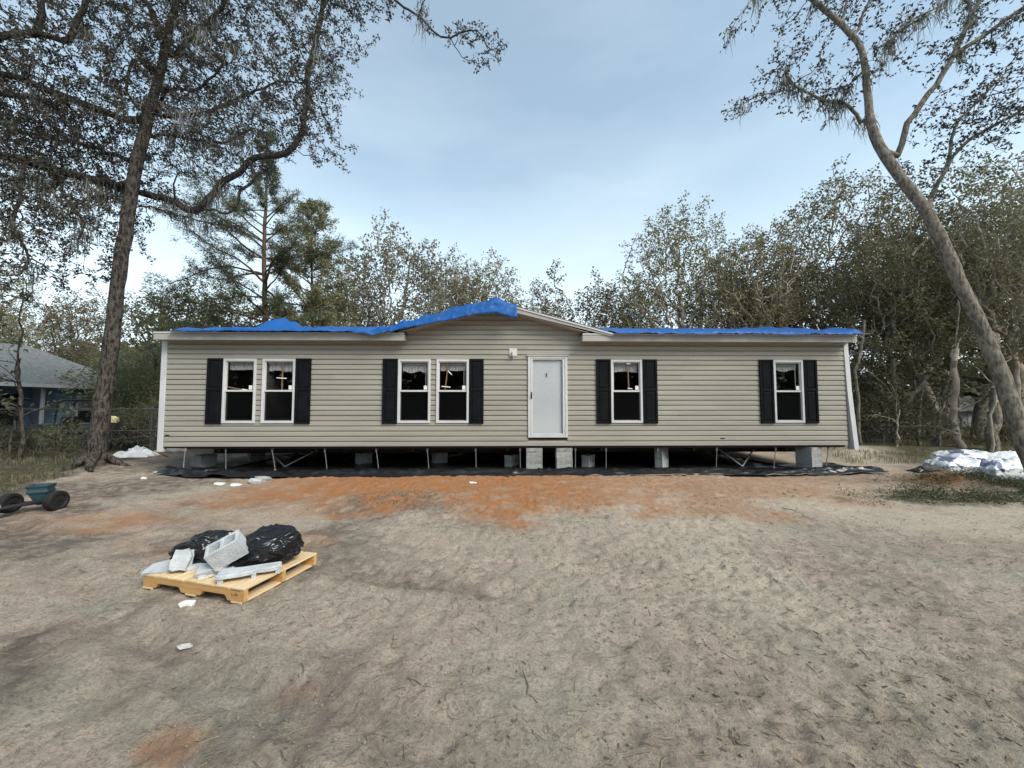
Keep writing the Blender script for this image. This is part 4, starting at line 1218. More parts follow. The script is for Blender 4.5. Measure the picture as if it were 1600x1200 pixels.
sack(1506, 750, .55, .30, .17, -.12, 1.1, M['sack'], 'printed white sack with dark lettering at the left of the pile')
sack(1516, 742, .58, .32, .15, -.06, 2.2, M['sack'], 'mostly white sack lying on top of the printed left one', .22, .10)
sack(1556, 753, .45, .30, .19, .10, 5.2, M['sack'], 'printed sack with green patch in the middle of the pile', .02)
sack(1580, 746, .50, .34, .19, .16, 7.3, M['white_film'], 'big crumpled white sack against the leaning oak trunk', .12, .22)
p = at_z(1455, 738); p.z = gz(p.x, p.y)
crumple('black_film', p, .42, .16, .16, 6.0, M['bag'], 'crumpled scrap of black film left of the white sacks', 'film scrap', -.1)
# ------------------------------------------------------------------ trees
M['bark_dark'] = bark_mat('bark_dark', (0.105, 0.092, 0.08), (0.022, 0.019, 0.017), (0.17, 0.16, 0.14), 1.3, .28)
M['bark_grey'] = bark_mat('bark_grey', (0.27, 0.24, 0.195), (0.11, 0.095, 0.078), (0.36, 0.335, 0.285), 1.3, .5)
M['bark_pale'] = mat('bark_pale', (0.40, 0.345, 0.28), .95, (0.22, 0.185, 0.15), 4, .6, 20, .1)
M['bark_pine'] = mat('bark_pine', (0.15, 0.105, 0.075), .95, (0.08, 0.06, 0.045), 5, .8, 16, .1, stretch=(1, 1, .4))
M['leaf_dark'] = leaf_mat('leaf_dark_oak', (0.032, 0.034, 0.026), (0.09, 0.084, 0.064), .28)
M['leaf_oak'] = leaf_mat('leaf_live_oak', (0.092, 0.094, 0.048), (0.21, 0.195, 0.105), .38)
M['leaf_pale'] = leaf_mat('leaf_pale_oak', (0.13, 0.12, 0.07), (0.26, 0.23, 0.14), .4)
M['leaf_green'] = leaf_mat('leaf_olive_green', (0.12, 0.13, 0.06), (0.24, 0.24, 0.115), .4)
M['leaf_pine'] = leaf_mat('leaf_pine', (0.10, 0.115, 0.065), (0.20, 0.205, 0.12), .38)
M['leaf_wood'] = leaf_mat('leaf_understory', (0.065, 0.070, 0.036), (0.155, 0.15, 0.08), .35)
M['moss'] = leaf_mat('hanging_moss', (0.11, 0.115, 0.10), (0.20, 0.205, 0.18), .35)

def colonize(pos, par, att, D, di, dk, iters, rng, trop=(0, 0, .12), wob=.35, maxn=6000):
    """space colonisation: branch nodes grow towards the free points of the crown"""
    pos = [np.asarray(p, float) for p in pos]; par = list(par)
    P = np.array(pos); att = np.asarray(att, float)
    best = np.full(len(att), 1e9); bi = np.zeros(len(att), int)
    def upd(lo, P):
        nonlocal best, bi
        for s in range(lo, len(P), 400):
            blk = P[s:s + 400]
            d = np.sqrt(((att[:, None, :] - blk[None]) ** 2).sum(-1))
            k = d.argmin(1); dd = d[np.arange(len(att)), k]
            m = dd < best; best = np.where(m, dd, best); bi = np.where(m, k + s, bi)
    upd(0, P)
    trop = np.array(trop)
    for it in range(iters):
        keep = best > dk
        att, best, bi = att[keep], best[keep], bi[keep]
        if len(att) == 0 or len(P) > maxn: break
        act = best < di
        if not act.any():
            act = best <= best.min() + 1e-6
        nodes, inv = np.unique(bi[act], return_inverse=True)
        vec = att[act] - P[bi[act]]; vec /= np.linalg.norm(vec, axis=1, keepdims=True) + 1e-9
        acc = np.zeros((len(nodes), 3)); np.add.at(acc, inv, vec)
        acc /= np.linalg.norm(acc, axis=1, keepdims=True) + 1e-9
        acc += trop + rng.normal(0, wob, acc.shape)
        acc /= np.linalg.norm(acc, axis=1, keepdims=True) + 1e-9
        new = P[nodes] + acc * D
        lo = len(P); P = np.vstack([P, new]); par += list(nodes)
        upd(lo, P)
    return P, np.array(par)

def radii(P, par, tip, n=2.4, base=None):
    N = len(P); acc = np.zeros(N)
    r = np.zeros(N)
    for i in range(N - 1, -1, -1):
        r[i] = max(acc[i] ** (1 / n), tip)
        if par[i] >= 0: acc[par[i]] += r[i] ** n
    if base is not None:
        k = len(base); r[:k] = np.maximum(base, np.minimum(r[:k], base * 1.15))
        for i in range(k, N):
            if r[i] > r[par[i]]: r[i] = r[par[i]] * .92
    return r

def branch_mesh(name, P, par, r, kbig=10, rough=0.0, rng=None, lim=(.05, .018)):
    N = len(P)
    dep = np.zeros(N, int); main = np.full(N, -1)
    for i in range(N):
        p = par[i]
        if p >= 0:
            dep[i] = dep[p] + 1
            if main[p] < 0 or r[i] > r[main[p]]: main[p] = i
    T = np.zeros((N, 3)); has = par >= 0
    T[has] = P[has] - P[par[has]]
    mm = main >= 0
    nxt = np.zeros((N, 3)); nxt[mm] = P[main[mm]] - P[mm]
    T = T / (np.linalg.norm(T, axis=1, keepdims=True) + 1e-9) + nxt / (np.linalg.norm(nxt, axis=1, keepdims=True) + 1e-9)
    T /= np.linalg.norm(T, axis=1, keepdims=True) + 1e-9
    Nn = np.zeros((N, 3)); Nn[:] = (1, .13, .07)
    order = np.argsort(dep, kind='stable'); ends = np.searchsorted(dep[order], np.arange(dep.max() + 2))
    for d in range(dep.max() + 1):
        ids = order[ends[d]:ends[d + 1]]
        base = np.where((par[ids] >= 0)[:, None], Nn[np.maximum(par[ids], 0)], Nn[ids])
        v = base - T[ids] * (base * T[ids]).sum(1, keepdims=True)
        ln = np.linalg.norm(v, axis=1, keepdims=True)
        alt = np.cross(T[ids], (0.2, .9, .35)); alt /= np.linalg.norm(alt, axis=1, keepdims=True) + 1e-9
        Nn[ids] = np.where(ln > .05, v / (ln + 1e-9), alt)
    B = np.cross(T, Nn)
    V = []; F = []; off = 0
    e = np.where(par >= 0)[0]
    for (lo, hi, k) in ((lim[0], 99, kbig), (lim[1], lim[0], 5), (-1, lim[1], 3)):
        s = e[(r[e] > lo) & (r[e] <= hi)]
        if len(s) == 0: continue
        a = np.arange(k) / k * 2 * np.pi
        p = par[s]; ismain = main[p] == s
        rp = np.where(ismain, r[p], np.minimum(r[s] * 1.25, r[p]))
        # a side branch starts inside its parent, already turned its own way
        Nb = np.where(ismain[:, None], Nn[p], Nn[s]); Bb = np.where(ismain[:, None], B[p], B[s])
        ra = np.ones((2, len(s), k))
        if rough:
            for q, idx in ((0, p), (1, s)):
                c = P[idx][:, None, :] + (Nn[idx][:, None] * np.cos(a)[None, :, None] + B[idx][:, None] * np.sin(a)[None, :, None]) * .2
                ra[q] = 1 + rough * (fbm(c[..., 0] * 5 + c[..., 1] * 4, c[..., 2] * 2.2, 5, 3) - .5) * 2
        R0 = P[p][:, None] + (Nb[:, None] * np.cos(a)[None, :, None] + Bb[:, None] * np.sin(a)[None, :, None]) * (rp[:, None] * ra[0])[..., None]
        R1 = P[s][:, None] + (Nn[s][:, None] * np.cos(a)[None, :, None] + B[s][:, None] * np.sin(a)[None, :, None]) * (r[s][:, None] * ra[1])[..., None]
        V.append(np.concatenate([R0, R1], 1).reshape(-1, 3))
        st = off + np.arange(len(s))[:, None] * 2 * k
        j = np.arange(k); j2 = (j + 1) % k
        F.append(np.stack([st + j, st + j2, st + k + j2, st + k + j], -1).reshape(-1, 4))
        off += len(s) * 2 * k
    return mesh_np(name, np.concatenate(V), np.concatenate(F), True)

def leaf_arrays(C, per, spread, length, width, rng, droop=.25, flat=.0):
    n = len(C) * per
    c = np.repeat(C, per, 0) + rng.normal(0, spread, (n, 3)) * (1, 1, .8)
    d = rng.normal(0, 1, (n, 3)); d[:, 2] = d[:, 2] * .8 - droop; d /= np.linalg.norm(d, axis=1, keepdims=True)
    s = np.cross(d, rng.normal(0, 1, (n, 3)) + np.array((0, 0, flat))); s /= np.linalg.norm(s, axis=1, keepdims=True) + 1e-9
    L = length * rng.uniform(.6, 1.3, (n, 1)); W = width * rng.uniform(.7, 1.25, (n, 1))
    up = np.cross(s, d) * W * .25
    V = np.stack([c, c + d * L * .45 + s * W + up, c + d * L, c + d * L * .45 - s * W + up], 1).reshape(-1, 3)
    return V, np.arange(n * 4).reshape(n, 4)

def moss_arrays(C, rng, n=26, lmin=.25, lmax=.9, spread=.10, w=.012):
    V = []; F = []; off = 0
    for c in C:
        k = rng.integers(n // 2, n + 1)
        for _ in range(k):
            L = rng.uniform(lmin, lmax) * rng.uniform(.35, 1)
            p = c + rng.normal(0, spread, 3) * (1, 1, .4)
            a = rng.uniform(0, np.pi); sd = np.array((math.cos(a), math.sin(a), 0)) * w * rng.uniform(.6, 1.4)
            m = 5; x = p.copy(); pts = []
            for i in range(m):
                pts.append(x.copy()); x = x + np.array((rng.normal(0, .03), rng.normal(0, .03), -L / (m - 1)))
            for i, q in enumerate(pts):
                f = (1 - .8 * i / (m - 1)) * (.6 + .8 * rng.random()); V += [q - sd * f, q + sd * f]
            for i in range(m - 1): F.append((off + 2 * i, off + 2 * i + 1, off + 2 * i + 3, off + 2 * i + 2))
            off += 2 * m
    return np.array(V), np.array(F)

def ell(n, c, r, rng, hollow=0.0):
    """points in an ellipsoid, optionally emptier towards the middle"""
    p = rng.normal(0, 1, (n, 3)); p /= np.linalg.norm(p, axis=1, keepdims=True)
    q = (hollow + (1 - hollow) * rng.random((n, 1))) ** .45
    cen = np.array(c) + p * q * np.array(r)
    m = max(4, n // 16)                                  # the free points come in clumps, so the crown has knots, shoots and gaps
    k = rng.integers(0, m, n)
    return cen[k] + rng.normal(0, .17, (n, 3)) * np.minimum(np.array(r), 2.2) * (1, 1, 1.15)

TREE_MESH = {}
def finish_tree(name, root, P, par, r, barkm, leafm, rng, leaf_r=.02, per=6, spread=.12, length=.10, width=.028, kbig=8, rough=.12, moss=None, lim=(.05, .016), droop=.25, minz=None, crown_name='crown'):
    tm = branch_mesh('trunk', P, par, r, kbig, rough, rng, lim)
    tm.materials.append(barkm); link('trunk', tm, None, root)
    tw = r <= leaf_r
    if minz is not None: tw &= P[:, 2] > minz
    C = P[tw]
    V, F = leaf_arrays(C, per, spread, length, width, rng, droop)
    lm = mesh_np(crown_name, V, F); lm.materials.append(leafm)
    link(crown_name, lm, None, root)
    if moss is not None and len(moss):
        V, F = moss_arrays(moss[0], rng, **moss[1])
        mm = mesh_np('hanging_moss', V, F); mm.materials.append(M['moss']); link('hanging_moss', mm, None, root)['kind'] = 'stuff'

def make_oak(seed, H, lobes, leafm, barkm, name='oak_tree', stems=1, lean=(0, 0), base_r=None, att=420, D=.34, per=16, length=.14, width=.046, spread=.12, fork=.30, dens=1.0, wob=.42, mossn=0, tip=.011, leaf_r=.0125):
    rng = np.random.default_rng(seed)
    root = empty(name)
    P = []; par = []
    for s in range(stems):
        n = max(3, int(H * fork / .35)); p = np.array((rng.normal(0, .12) * (stems > 1), rng.normal(0, .12) * (stems > 1), -.15)); prev = -1
        dirv = np.array((lean[0] + rng.normal(0, .10) + (stems > 1) * rng.normal(0, .3), lean[1] + rng.normal(0, .1), 1.0)); dirv /= np.linalg.norm(dirv)
        for k in range(n):
            P.append(p.copy()); par.append(prev); prev = len(P) - 1
            p = p + dirv * .35; dirv = dirv + rng.normal(0, .07, 3); dirv /= np.linalg.norm(dirv)
    A = np.concatenate([ell(int(att * w), c, rr, rng, .15) for (c, rr, w) in lobes])
    P, par = colonize(P, par, A, D, 1.7, D * 1.15, 70, rng, (0, 0, .05), wob)
    r = radii(P, par, tip, 1.95)
    if base_r:
        sc = base_r / r[par < 0].max()
        r = np.where(r > .03, .03 + (r - .03) * max(sc, .2) if sc < 1 else r * sc, r)
    mo = None
    if mossn:
        cand = np.where((r < .05) & (P[:, 2] > H * .35))[0]
        mo = (P[rng.choice(cand, min(mossn, len(cand)), replace=False)], dict(n=16, lmin=.3, lmax=1.0, spread=.10, w=.02))
    finish_tree(name, root, P, par, r, barkm, leafm, rng, leaf_r, per, spread, length, width, 8, .10, mo)
    return root
def copy_tree(o):
    c = o.copy(); COL.objects.link(c)
    for ch in o.children:
        d = ch.copy(); COL.objects.link(d); d.parent = c
    return c
def place(root, u, Y, label, group=None, rz=0.0, s=1.0, sz=None, first=False, cat='tree'):
    o = root if first else copy_tree(root)
    X = (u - 800) / FPX * Y * 1.0
    o.location = (X, Y, gz(X, Y)); o.rotation_euler = (0, 0, rz); o.scale = (s, s, sz or s)
    tag(o, label, cat, group); return o
GW = 'trees of the wood behind the house'

# --- the big oak on the left, limbs followed one by one, each at its own distance
def limb(pts, Yd, r0, r1, step=.28, rng=None, wig=.05):
    """pts: pixel corners; Yd: distance at start and end -> resampled crooked 3-D line with radii"""
    n = len(pts); W = []
    for i, (u, v) in enumerate(pts):
        t = i / (n - 1); W.append(np.array(at_y(u, v, Yd[0] + (Yd[1] - Yd[0]) * t)))
    out = [W[0]]
    for a, b in zip(W, W[1:]):
        m = max(1, int(round(np.linalg.norm(b - a) / step)))
        for k in range(1, m + 1):
            q = a + (b - a) * k / m
            if k < m: q = q + rng.normal(0, wig, 3)
            out.append(q)
    out = np.array(out)
    # round the corners a little
    for _ in range(1):
        mid = out.copy(); mid[1:-1] = out[1:-1] * .6 + (out[:-2] + out[2:]) * .2; out = mid
    return out, np.linspace(r0, r1, len(out))
def traced_tree(trunk, limbs, seed):
    rng = np.random.default_rng(seed)
    P = []; par = []; R = []
    def addl(pts, rad, parent):
        prev = parent; ids = []
        for i, (p, q) in enumerate(zip(pts, rad)):
            P.append(p); par.append(prev); R.append(q); prev = len(P) - 1; ids.append(prev)
        return ids
    tp, tr = limb(trunk['pts'], trunk['Y'], trunk['r'][0], trunk['r'][1], .3, rng, trunk.get('wig', .02))
    if 'prof' in trunk: tr = np.interp(np.linspace(0, 1, len(tp)), *trunk['prof'])
    L = {'trunk': addl(tp, tr, -1)}
    for l in limbs:
        pts, rad = limb(l['pts'], l['Y'], l['r'][0], l['r'][1], l.get('step', .25), rng, l.get('wig', .05))
        ids = L[l['on']]
        d = [np.linalg.norm(P[i] - pts[0]) for i in ids]; k = ids[int(np.argmin(d))]
        if np.linalg.norm(P[k] - pts[0]) > .05: pts[0] = pts[0] * .3 + P[k] * .7
        L[l['name']] = addl(pts, rad, k)
    return P, par, np.array(R), L, rng

p0 = at_z(148, 735)
oak_limbs = [
    dict(name='A', on='trunk', pts=[(203, 298), (170, 285), (120, 272), (85, 264), (45, 250), (0, 244), (-70, 228), (-150, 190)], Y=(11.0, 8.6), r=(.125, .07)),
    dict(name='A2', on='A', pts=[(150, 281), (160, 304), (130, 312), (100, 325), (84, 300), (55, 275)], Y=(10.4, 9.6), r=(.05, .03)),
    dict(name='B', on='trunk', pts=[(205, 297), (235, 305), (265, 311), (298, 330), (320, 320), (338, 303), (347, 283), (375, 270), (390, 249), (420, 242), (460, 232), (478, 205), (481, 150), (488, 90), (503, 30), (520, -30), (560, -60), (598, -12), (640, 15), (668, 37), (688, 60), (706, 62), (735, 48), (757, 58), (768, 78)], Y=(11.0, 9.0), r=(.10, .014)),
    dict(name='B2', on='B', pts=[(391, 252), (398, 272), (392, 286), (374, 295), (370, 318), (357, 336), (348, 333), (318, 325)], Y=(10.2, 10.4), r=(.042, .03), step=.16),
    dict(name='B3', on='B', pts=[(268, 308), (270, 288), (278, 270)], Y=(10.6, 10.4), r=(.03, .015)),
    dict(name='B4', on='B', pts=[(706, 62), (720, 90), (745, 101), (760, 98)], Y=(9.0, 9.1), r=(.012, .006), step=.15),
    dict(name='B5', on='B', pts=[(645, 18), (662, 5), (672, -12)], Y=(9.1, 9.1), r=(.02, .012)),
    dict(name='C', on='trunk', pts=[(236, 188), (190, 188), (150, 170), (100, 150), (60, 135), (0, 115), (-60, 100)], Y=(10.9, 8.8), r=(.10, .07)),
    dict(name='C2', on='C', pts=[(110, 152), (88, 168), (40, 150), (0, 148), (-60, 140)], Y=(9.9, 8.8), r=(.07, .05)),
    dict(name='D', on='A', pts=[(-60, 230), (-80, 150), (-50, 85), (0, 55), (60, 53), (110, 64), (117, 38), (135, 12), (150, -20)], Y=(9.0, 9.6), r=(.10, .06)),
    dict(name='D2', on='D', pts=[(60, 53), (70, 20), (60, -20)], Y=(9.4, 9.3), r=(.08, .06)),
    dict(name='E', on='trunk', pts=[(236, 180), (262, 138), (300, 143), (318, 136), (345, 105)], Y=(10.9, 10.4), r=(.05, .025)),
    dict(name='F', on='trunk', pts=[(230, 220), (245, 214), (280, 212), (320, 222), (360, 217), (400, 200)], Y=(11.0, 10.0), r=(.05, .02)),
    dict(name='G', on='trunk', pts=[(238, 182), (300, 180), (345, 164), (390, 150), (430, 128), (470, 130)], Y=(10.9, 11.6), r=(.055, .02)),
    dict(name='H', on='trunk', pts=[(258, 95), (290, 65), (330, 30), (370, -20), (420, -60)], Y=(10.8, 10.2), r=(.07, .04)),
    dict(name='I', on='trunk', pts=[(246, 120), (215, 90), (200, 112), (196, 145), (214, 168)], Y=(10.8, 10.0), r=(.045, .03)),
    dict(name='J', on='trunk', pts=[(262, 70), (240, 20), (200, -30), (150, -60)], Y=(10.8, 10.0), r=(.08, .05)),
    dict(name='K', on='trunk', pts=[(214, 260), (180, 240), (130, 225), (70, 215), (10, 205)], Y=(11.0, 12.5), r=(.06, .03)),
    dict(name='L', on='A', pts=[(45, 250), (30, 300), (20, 350), (40, 390), (30, 430)], Y=(9.4, 9.2), r=(.045, .02)),
    dict(name='M', on='A', pts=[(85, 264), (100, 310), (130, 345), (120, 380)], Y=(9.8, 9.6), r=(.035, .018)),
    dict(name='N', on='trunk', pts=[(205, 322), (240, 322), (290, 338), (330, 352), (360, 355)], Y=(11.0, 11.0), r=(.022, .012)),
]
P, par, R, L, rng = traced_tree(dict(pts=[(146, 745), (150, 715), (160, 640), (173, 540), (186, 430), (200, 330), (209, 280), (221, 225), (234, 170), (248, 120), (262, 60), (276, 0), (290, -80)], Y=(p0.y, 10.7), r=(.27, .10), prof=([0, .04, .1, .25, .5, .65, .8, 1], [.28, .195, .158, .14, .126, .118, .10, .07])), oak_limbs, 21)
def add_roots(base, n, spread, r0, seed, z0=.35):
    rr = np.random.default_rng(seed); b = np.array(base)
    for k in range(n):
        a = 2 * math.pi * (k + rr.uniform(-.25, .25)) / n; prev = 1; L_ = spread * rr.uniform(.7, 1.3)
        for t in (.22, .45, .7, 1.0):
            a += rr.normal(0, .12)
            P.append(np.array((b[0] + math.cos(a) * L_ * t, b[1] + math.sin(a) * L_ * t, b[2] + z0 * (1 - t) ** 2.2 - .10 * t))); par.append(prev); prev = len(P) - 1
            globals()['R'] = np.append(globals()['R'], r0 * (1.1 - .75 * t))
add_roots((P[1][0], P[1][1], gz(P[1][0], P[1][1])), 7, .75, .12, 4, .42)
A = []
def fuzz(ids, n, s, frac=(0, 1), off=(0, 0, 0)):
    ids = ids[int(len(ids) * frac[0]):max(int(len(ids) * frac[1]), int(len(ids) * frac[0]) + 1)]
    c = np.array([P[i] for i in rng.choice(ids, n)]); return c + rng.normal(0, 1, (n, 3)) * np.array(s) + np.array(off)
A.append(fuzz(L['A'], 714, (.6, .9, .65), (.15, 1), (0, 0, .15))); A.append(fuzz(L['A'], 442, (.5, .8, .4), (.3, 1), (0, 0, -.7)))
A.append(fuzz(L['C'], 884, (.7, 1.0, .7))); A.append(fuzz(L['C2'], 510, (.7, .9, .5))); A.append(fuzz(L['D'], 782, (.8, .9, .7)))
A.append(fuzz(L['B'], 510, (.38, .7, .42), (.38, .66))); A.append(fuzz(L['B'], 204, (.42, .55, .5), (.62, .72), (-.1, 0, 0)))
A.append(fuzz(L['B'], 20, (.10, .2, .10), (.74, .9))); A.append(fuzz(L['B'], 60, (.16, .2, .14), (.9, 1)))
A.append(fuzz(L['E'], 272, (.5, .8, .45))); A.append(fuzz(L['F'], 289, (.5, .8, .40), (.3, 1))); A.append(fuzz(L['G'], 510, (.6, .8, .5), (.3, 1)))
A.append(fuzz(L['H'], 714, (.8, .9, .7))); A.append(fuzz(L['I'], 221, (.5, .7, .4))); A.append(fuzz(L['J'], 680, (.9, .9, .7))); A.append(fuzz(L['K'], 578, (.6, .9, .5), (.2, 1)))
A.append(fuzz(L['L'], 340, (.4, .6, .4), (.2, 1))); A.append(fuzz(L['M'], 221, (.35, .5, .35), (.3, 1))); A.append(fuzz(L['N'], 24, (.12, .2, .1), (.2, 1))); A.append(fuzz(L['trunk'], 442, (.9, .9, .6), (.78, 1)))
A.append(fuzz(L['B4'], 8, (.06, .1, .06), (.3, 1))); A.append(fuzz(L['B5'], 16, (.12, .1, .1)))
A = np.concatenate(A)
nb = len(P)
P, par = colonize(P, par, A, .15, 1.1, .165, 60, rng, (0, 0, .02), .42, 26000)
P[:nb] = P[:nb]
r = radii(P, par, .0065, 2.4, R)
root = empty('oak_tree', (0, 0, 0)); tag(root, 'big dark oak with crooked moss hung limbs standing left of the house', 'tree')
gro = np.array((p0.x, p0.y, gz(p0.x, p0.y))); root.location = tuple(gro); P = P - gro
cand = np.where((r < .06) & (np.arange(len(P)) > 40))[0]
mo = P[rng.choice(cand, 120, replace=False)]
xs_ = [i for i in L['A'] + L['B'][4:16] + L['F'] + L['A2'] + L['N'] + L['L'] + L['M']]
mo = np.concatenate([mo, P[rng.choice(xs_, 60)]])
finish_tree('oak_tree', root, P, par, r, M['bark_dark'], M['leaf_dark'], rng, .0095, 9, .045, .085, .022, 14, .14, (mo, dict(n=30, lmin=.25, lmax=1.0, spread=.10, w=.011)), (.045, .013))

# --- the leaning oak on the right
p1 = at_z(1640, 775)
T = dict(pts=[(1642, 790), (1622, 745), (1596, 690), (1571, 610), (1545, 545), (1518, 480), (1490, 415), (1458, 352), (1425, 300), (1397, 262), (1383, 243), (1372, 226), (1361, 196), (1358, 154), (1352, 105), (1341, 63), (1317, 38), (1296, 21), (1275, 3), (1240, -30)], Y=(p1.y, 8.9), r=(.2, .05), prof=([0, .05, .2, .45, .6, .66, .75, .9, 1], [.185, .138, .115, .102, .094, .074, .066, .056, .035]))
ll = [
    dict(name='R', on='trunk', pts=[(1393, 258), (1402, 245), (1410, 224), (1415, 189), (1439, 163), (1467, 133), (1488, 88), (1509, 45), (1527, 10), (1545, -40)], Y=(8.8, 8.4), r=(.066, .04)),
    dict(name='R2', on='R', pts=[(1490, 86), (1520, 66), (1555, 42), (1590, 17), (1630, -10)], Y=(8.5, 8.1), r=(.05, .03)),
    dict(name='S', on='trunk', pts=[(1357, 200), (1341, 178), (1324, 163), (1299, 159), (1268, 147), (1240, 133), (1226, 112)], Y=(8.8, 8.7), r=(.045, .018)),
    dict(name='S2', on='S', pts=[(1240, 133), (1210, 146), (1185, 150), (1160, 165), (1138, 175)], Y=(8.7, 8.6), r=(.016, .006)),
    dict(name='S3', on='trunk', pts=[(1346, 122), (1325, 135), (1310, 138), (1290, 140)], Y=(8.8, 8.9), r=(.022, .014)),
    dict(name='U', on='trunk', pts=[(1341, 66), (1341, 45), (1346, 24), (1360, 2), (1370, -30)], Y=(8.9, 8.7), r=(.04, .025)),
    dict(name='U2', on='trunk', pts=[(1317, 40), (1320, 20), (1324, 0), (1322, -30)], Y=(8.9, 9.1), r=(.035, .02)),
    dict(name='V', on='trunk', pts=[(1448, 335), (1452, 312), (1464, 287), (1481, 259), (1502, 231), (1530, 210), (1562, 190), (1600, 168), (1650, 130)], Y=(8.7, 7.8), r=(.046, .024)),
    dict(name='V2', on='V', pts=[(1481, 257), (1484, 218), (1495, 189), (1520, 165), (1545, 140), (1570, 115)], Y=(8.4, 8.2), r=(.035, .015)),
    dict(name='W', on='trunk', pts=[(1468, 370), (1440, 380), (1425, 400)], Y=(8.7, 8.5), r=(.03, .02)),
    dict(name='X', on='trunk', pts=[(1275, 3), (1235, -20), (1200, -22), (1172, 0), (1150, 30), (1137, 54)], Y=(8.9, 8.4), r=(.03, .006)),
    dict(name='Z', on='R', pts=[(1525, 15), (1480, -5), (1445, 20), (1410, 40), (1385, 68), (1373, 95)], Y=(8.4, 8.0), r=(.025, .008)),
]
P, par, R, L, rng = traced_tree(T, ll, 33)
add_roots((P[1][0], P[1][1], gz(P[1][0], P[1][1])), 6, .55, .09, 8, .35)
A = [fuzz(L['S'], 210, (.34, .4, .26), (.25, 1), (0, 0, .28)), fuzz(L['S2'], 60, (.12, .2, .10)), fuzz(L['S3'], 60, (.2, .3, .18)),
     fuzz(L['trunk'], 150, (.35, .5, .3), (.9, 1)), fuzz(L['U'], 60, (.3, .4, .3), (.4, 1)), fuzz(L['U2'], 60, (.35, .4, .3), (.4, 1)),
     fuzz(L['R2'], 130, (.35, .5, .28), (.2, 1)), fuzz(L['R'], 80, (.4, .5, .35), (.75, 1)), fuzz(L['V'], 240, (.42, .5, .30), (.35, 1), (0, 0, .1)), fuzz(L['V2'], 210, (.30, .4, .28), (.3, 1)),
     fuzz(L['Z'], 100, (.28, .4, .18)), fuzz(L['X'], 26, (.10, .2, .08), (.3, 1))]
A = np.concatenate(A); nb = len(P)
P, par = colonize(P, par, A, .13, 1.0, .15, 60, rng, (0, 0, .02), .42, 9000)
r = radii(P, par, .005, 2.4, R)
root = empty('oak_tree', (0, 0, 0)); tag(root, 'tall leaning grey barked oak forking high at the right edge', 'tree')
gro = np.array((p1.x, p1.y, gz(p1.x, p1.y))); root.location = tuple(gro); P = P - gro
mo = P[[rng.choice(L['S'], 1)[0] for _ in range(14)] + list(rng.choice(L['Z'], 16)) + list(rng.choice(L['X'], 5)) + list(rng.choice(L['S3'], 5)) + list(rng.choice(L['R2'], 4)) + list(rng.choice(L['S2'], 2))]
finish_tree('oak_tree', root, P, par, r, M['bark_grey'], M['leaf_dark'], rng, .009, 4, .034, .085, .022, 16, .12, (mo, dict(n=26, lmin=.25, lmax=.8, spread=.06, w=.010)), (.04, .012))

# --- pines and evergreens behind the left roof
def make_pine(seed, H, bare, Rmax, name='pine_tree', nbr=60, cone=False, leafm=None, up=.25, r0=.2, per=9, ln=.20, wd=.018, bark=None, sub=7):
    rng = np.random.default_rng(seed); root = empty(name)
    P = []; par = []; R = []
    n = int(H / .4); prev = -1; x = np.zeros(3); x[2] = -.2; sway = rng.normal(0, .012, 2)
    for k in range(n + 1):
        P.append(x.copy()); par.append(prev); prev = len(P) - 1; f = k / n; R.append(r0 * (1 - f) ** .8 + .012)
        x = x + np.array((sway[0] + rng.normal(0, .015), sway[1] + rng.normal(0, .015), .4))
    trunk = list(range(n + 1)); tips = []
    for b in range(nbr):
        f = bare + (1 - bare) * (b + rng.random()) / nbr
        i = trunk[min(n, int(f * n))]; a = b * 2.4 + rng.normal(0, .4)
        g = (f - bare) / (1 - bare)
        prof = (1 - g) ** .5 + .05 if cone else (math.sin(min(1, g * 1.25 + .12) * math.pi) ** .7 * .9 + .16) * (1 if g < .8 else .8)
        Lb = Rmax * max(prof, .1) * rng.uniform(.6, 1.1)
        d = np.array((math.cos(a), math.sin(a), up + rng.normal(0, .14) + .5 * g)); d /= np.linalg.norm(d)
        m = max(3, int(Lb / .28)); q = P[i].copy(); prev = i
        rb = min(.008 + .010 * Lb, R[i] * .5)
        for k in range(m):
            d = d + rng.normal(0, .10, 3) + np.array((0, 0, -.03 if k < m * .6 else .06)); d /= np.linalg.norm(d)
            q = q + d * Lb / m; P.append(q.copy()); par.append(prev); prev = len(P) - 1; R.append(rb * (1 - k / m) + .006)
            if k >= m * .25:
                for s in range(2 if k < m - 1 else 3):
                    e = d + rng.normal(0, .75, 3); e /= np.linalg.norm(e); l2 = Lb * .26 * rng.uniform(.5, 1.1)
                    w = q.copy(); pv = prev
                    for t in range(2):
                        w = w + e * l2 / 2 + np.array((0, 0, .02)); P.append(w.copy()); par.append(pv); pv = len(P) - 1; R.append(.006)
                        tips.append(w.copy())
                tips.append(q.copy())
    P = np.array(P); par = np.array(par); r = np.array(R)
    tm = branch_mesh('trunk', P, par, r, 8, .08, rng, (.05, .015)); tm.materials.append(bark or M['bark_pine']); link('trunk', tm, None, root)
    V, F = leaf_arrays(np.array(tips), per, .09, ln, wd, rng, -.15)
    lm = mesh_np('crown', V, F); lm.materials.append(leafm or M['leaf_pine']); link('crown', lm, None, root)
    return root
t = make_pine(5, 15.6, .26, 4.0, nbr=74, r0=.17, per=24, ln=.20, wd=.014, up=.22); place(t, 419, 19.5, 'tall pine with long bare trunk rising behind the tarp bump on the left roof', first=True, rz=.5)
t = make_pine(9, 13.4, .12, 2.9, name='cedar_tree', nbr=92, cone=True, leafm=M['leaf_green'], r0=.12, per=15, ln=.17, wd=.026, up=.45); place(t, 489, 20.5, 'slender pointed green evergreen just right of the tall pine', first=True)

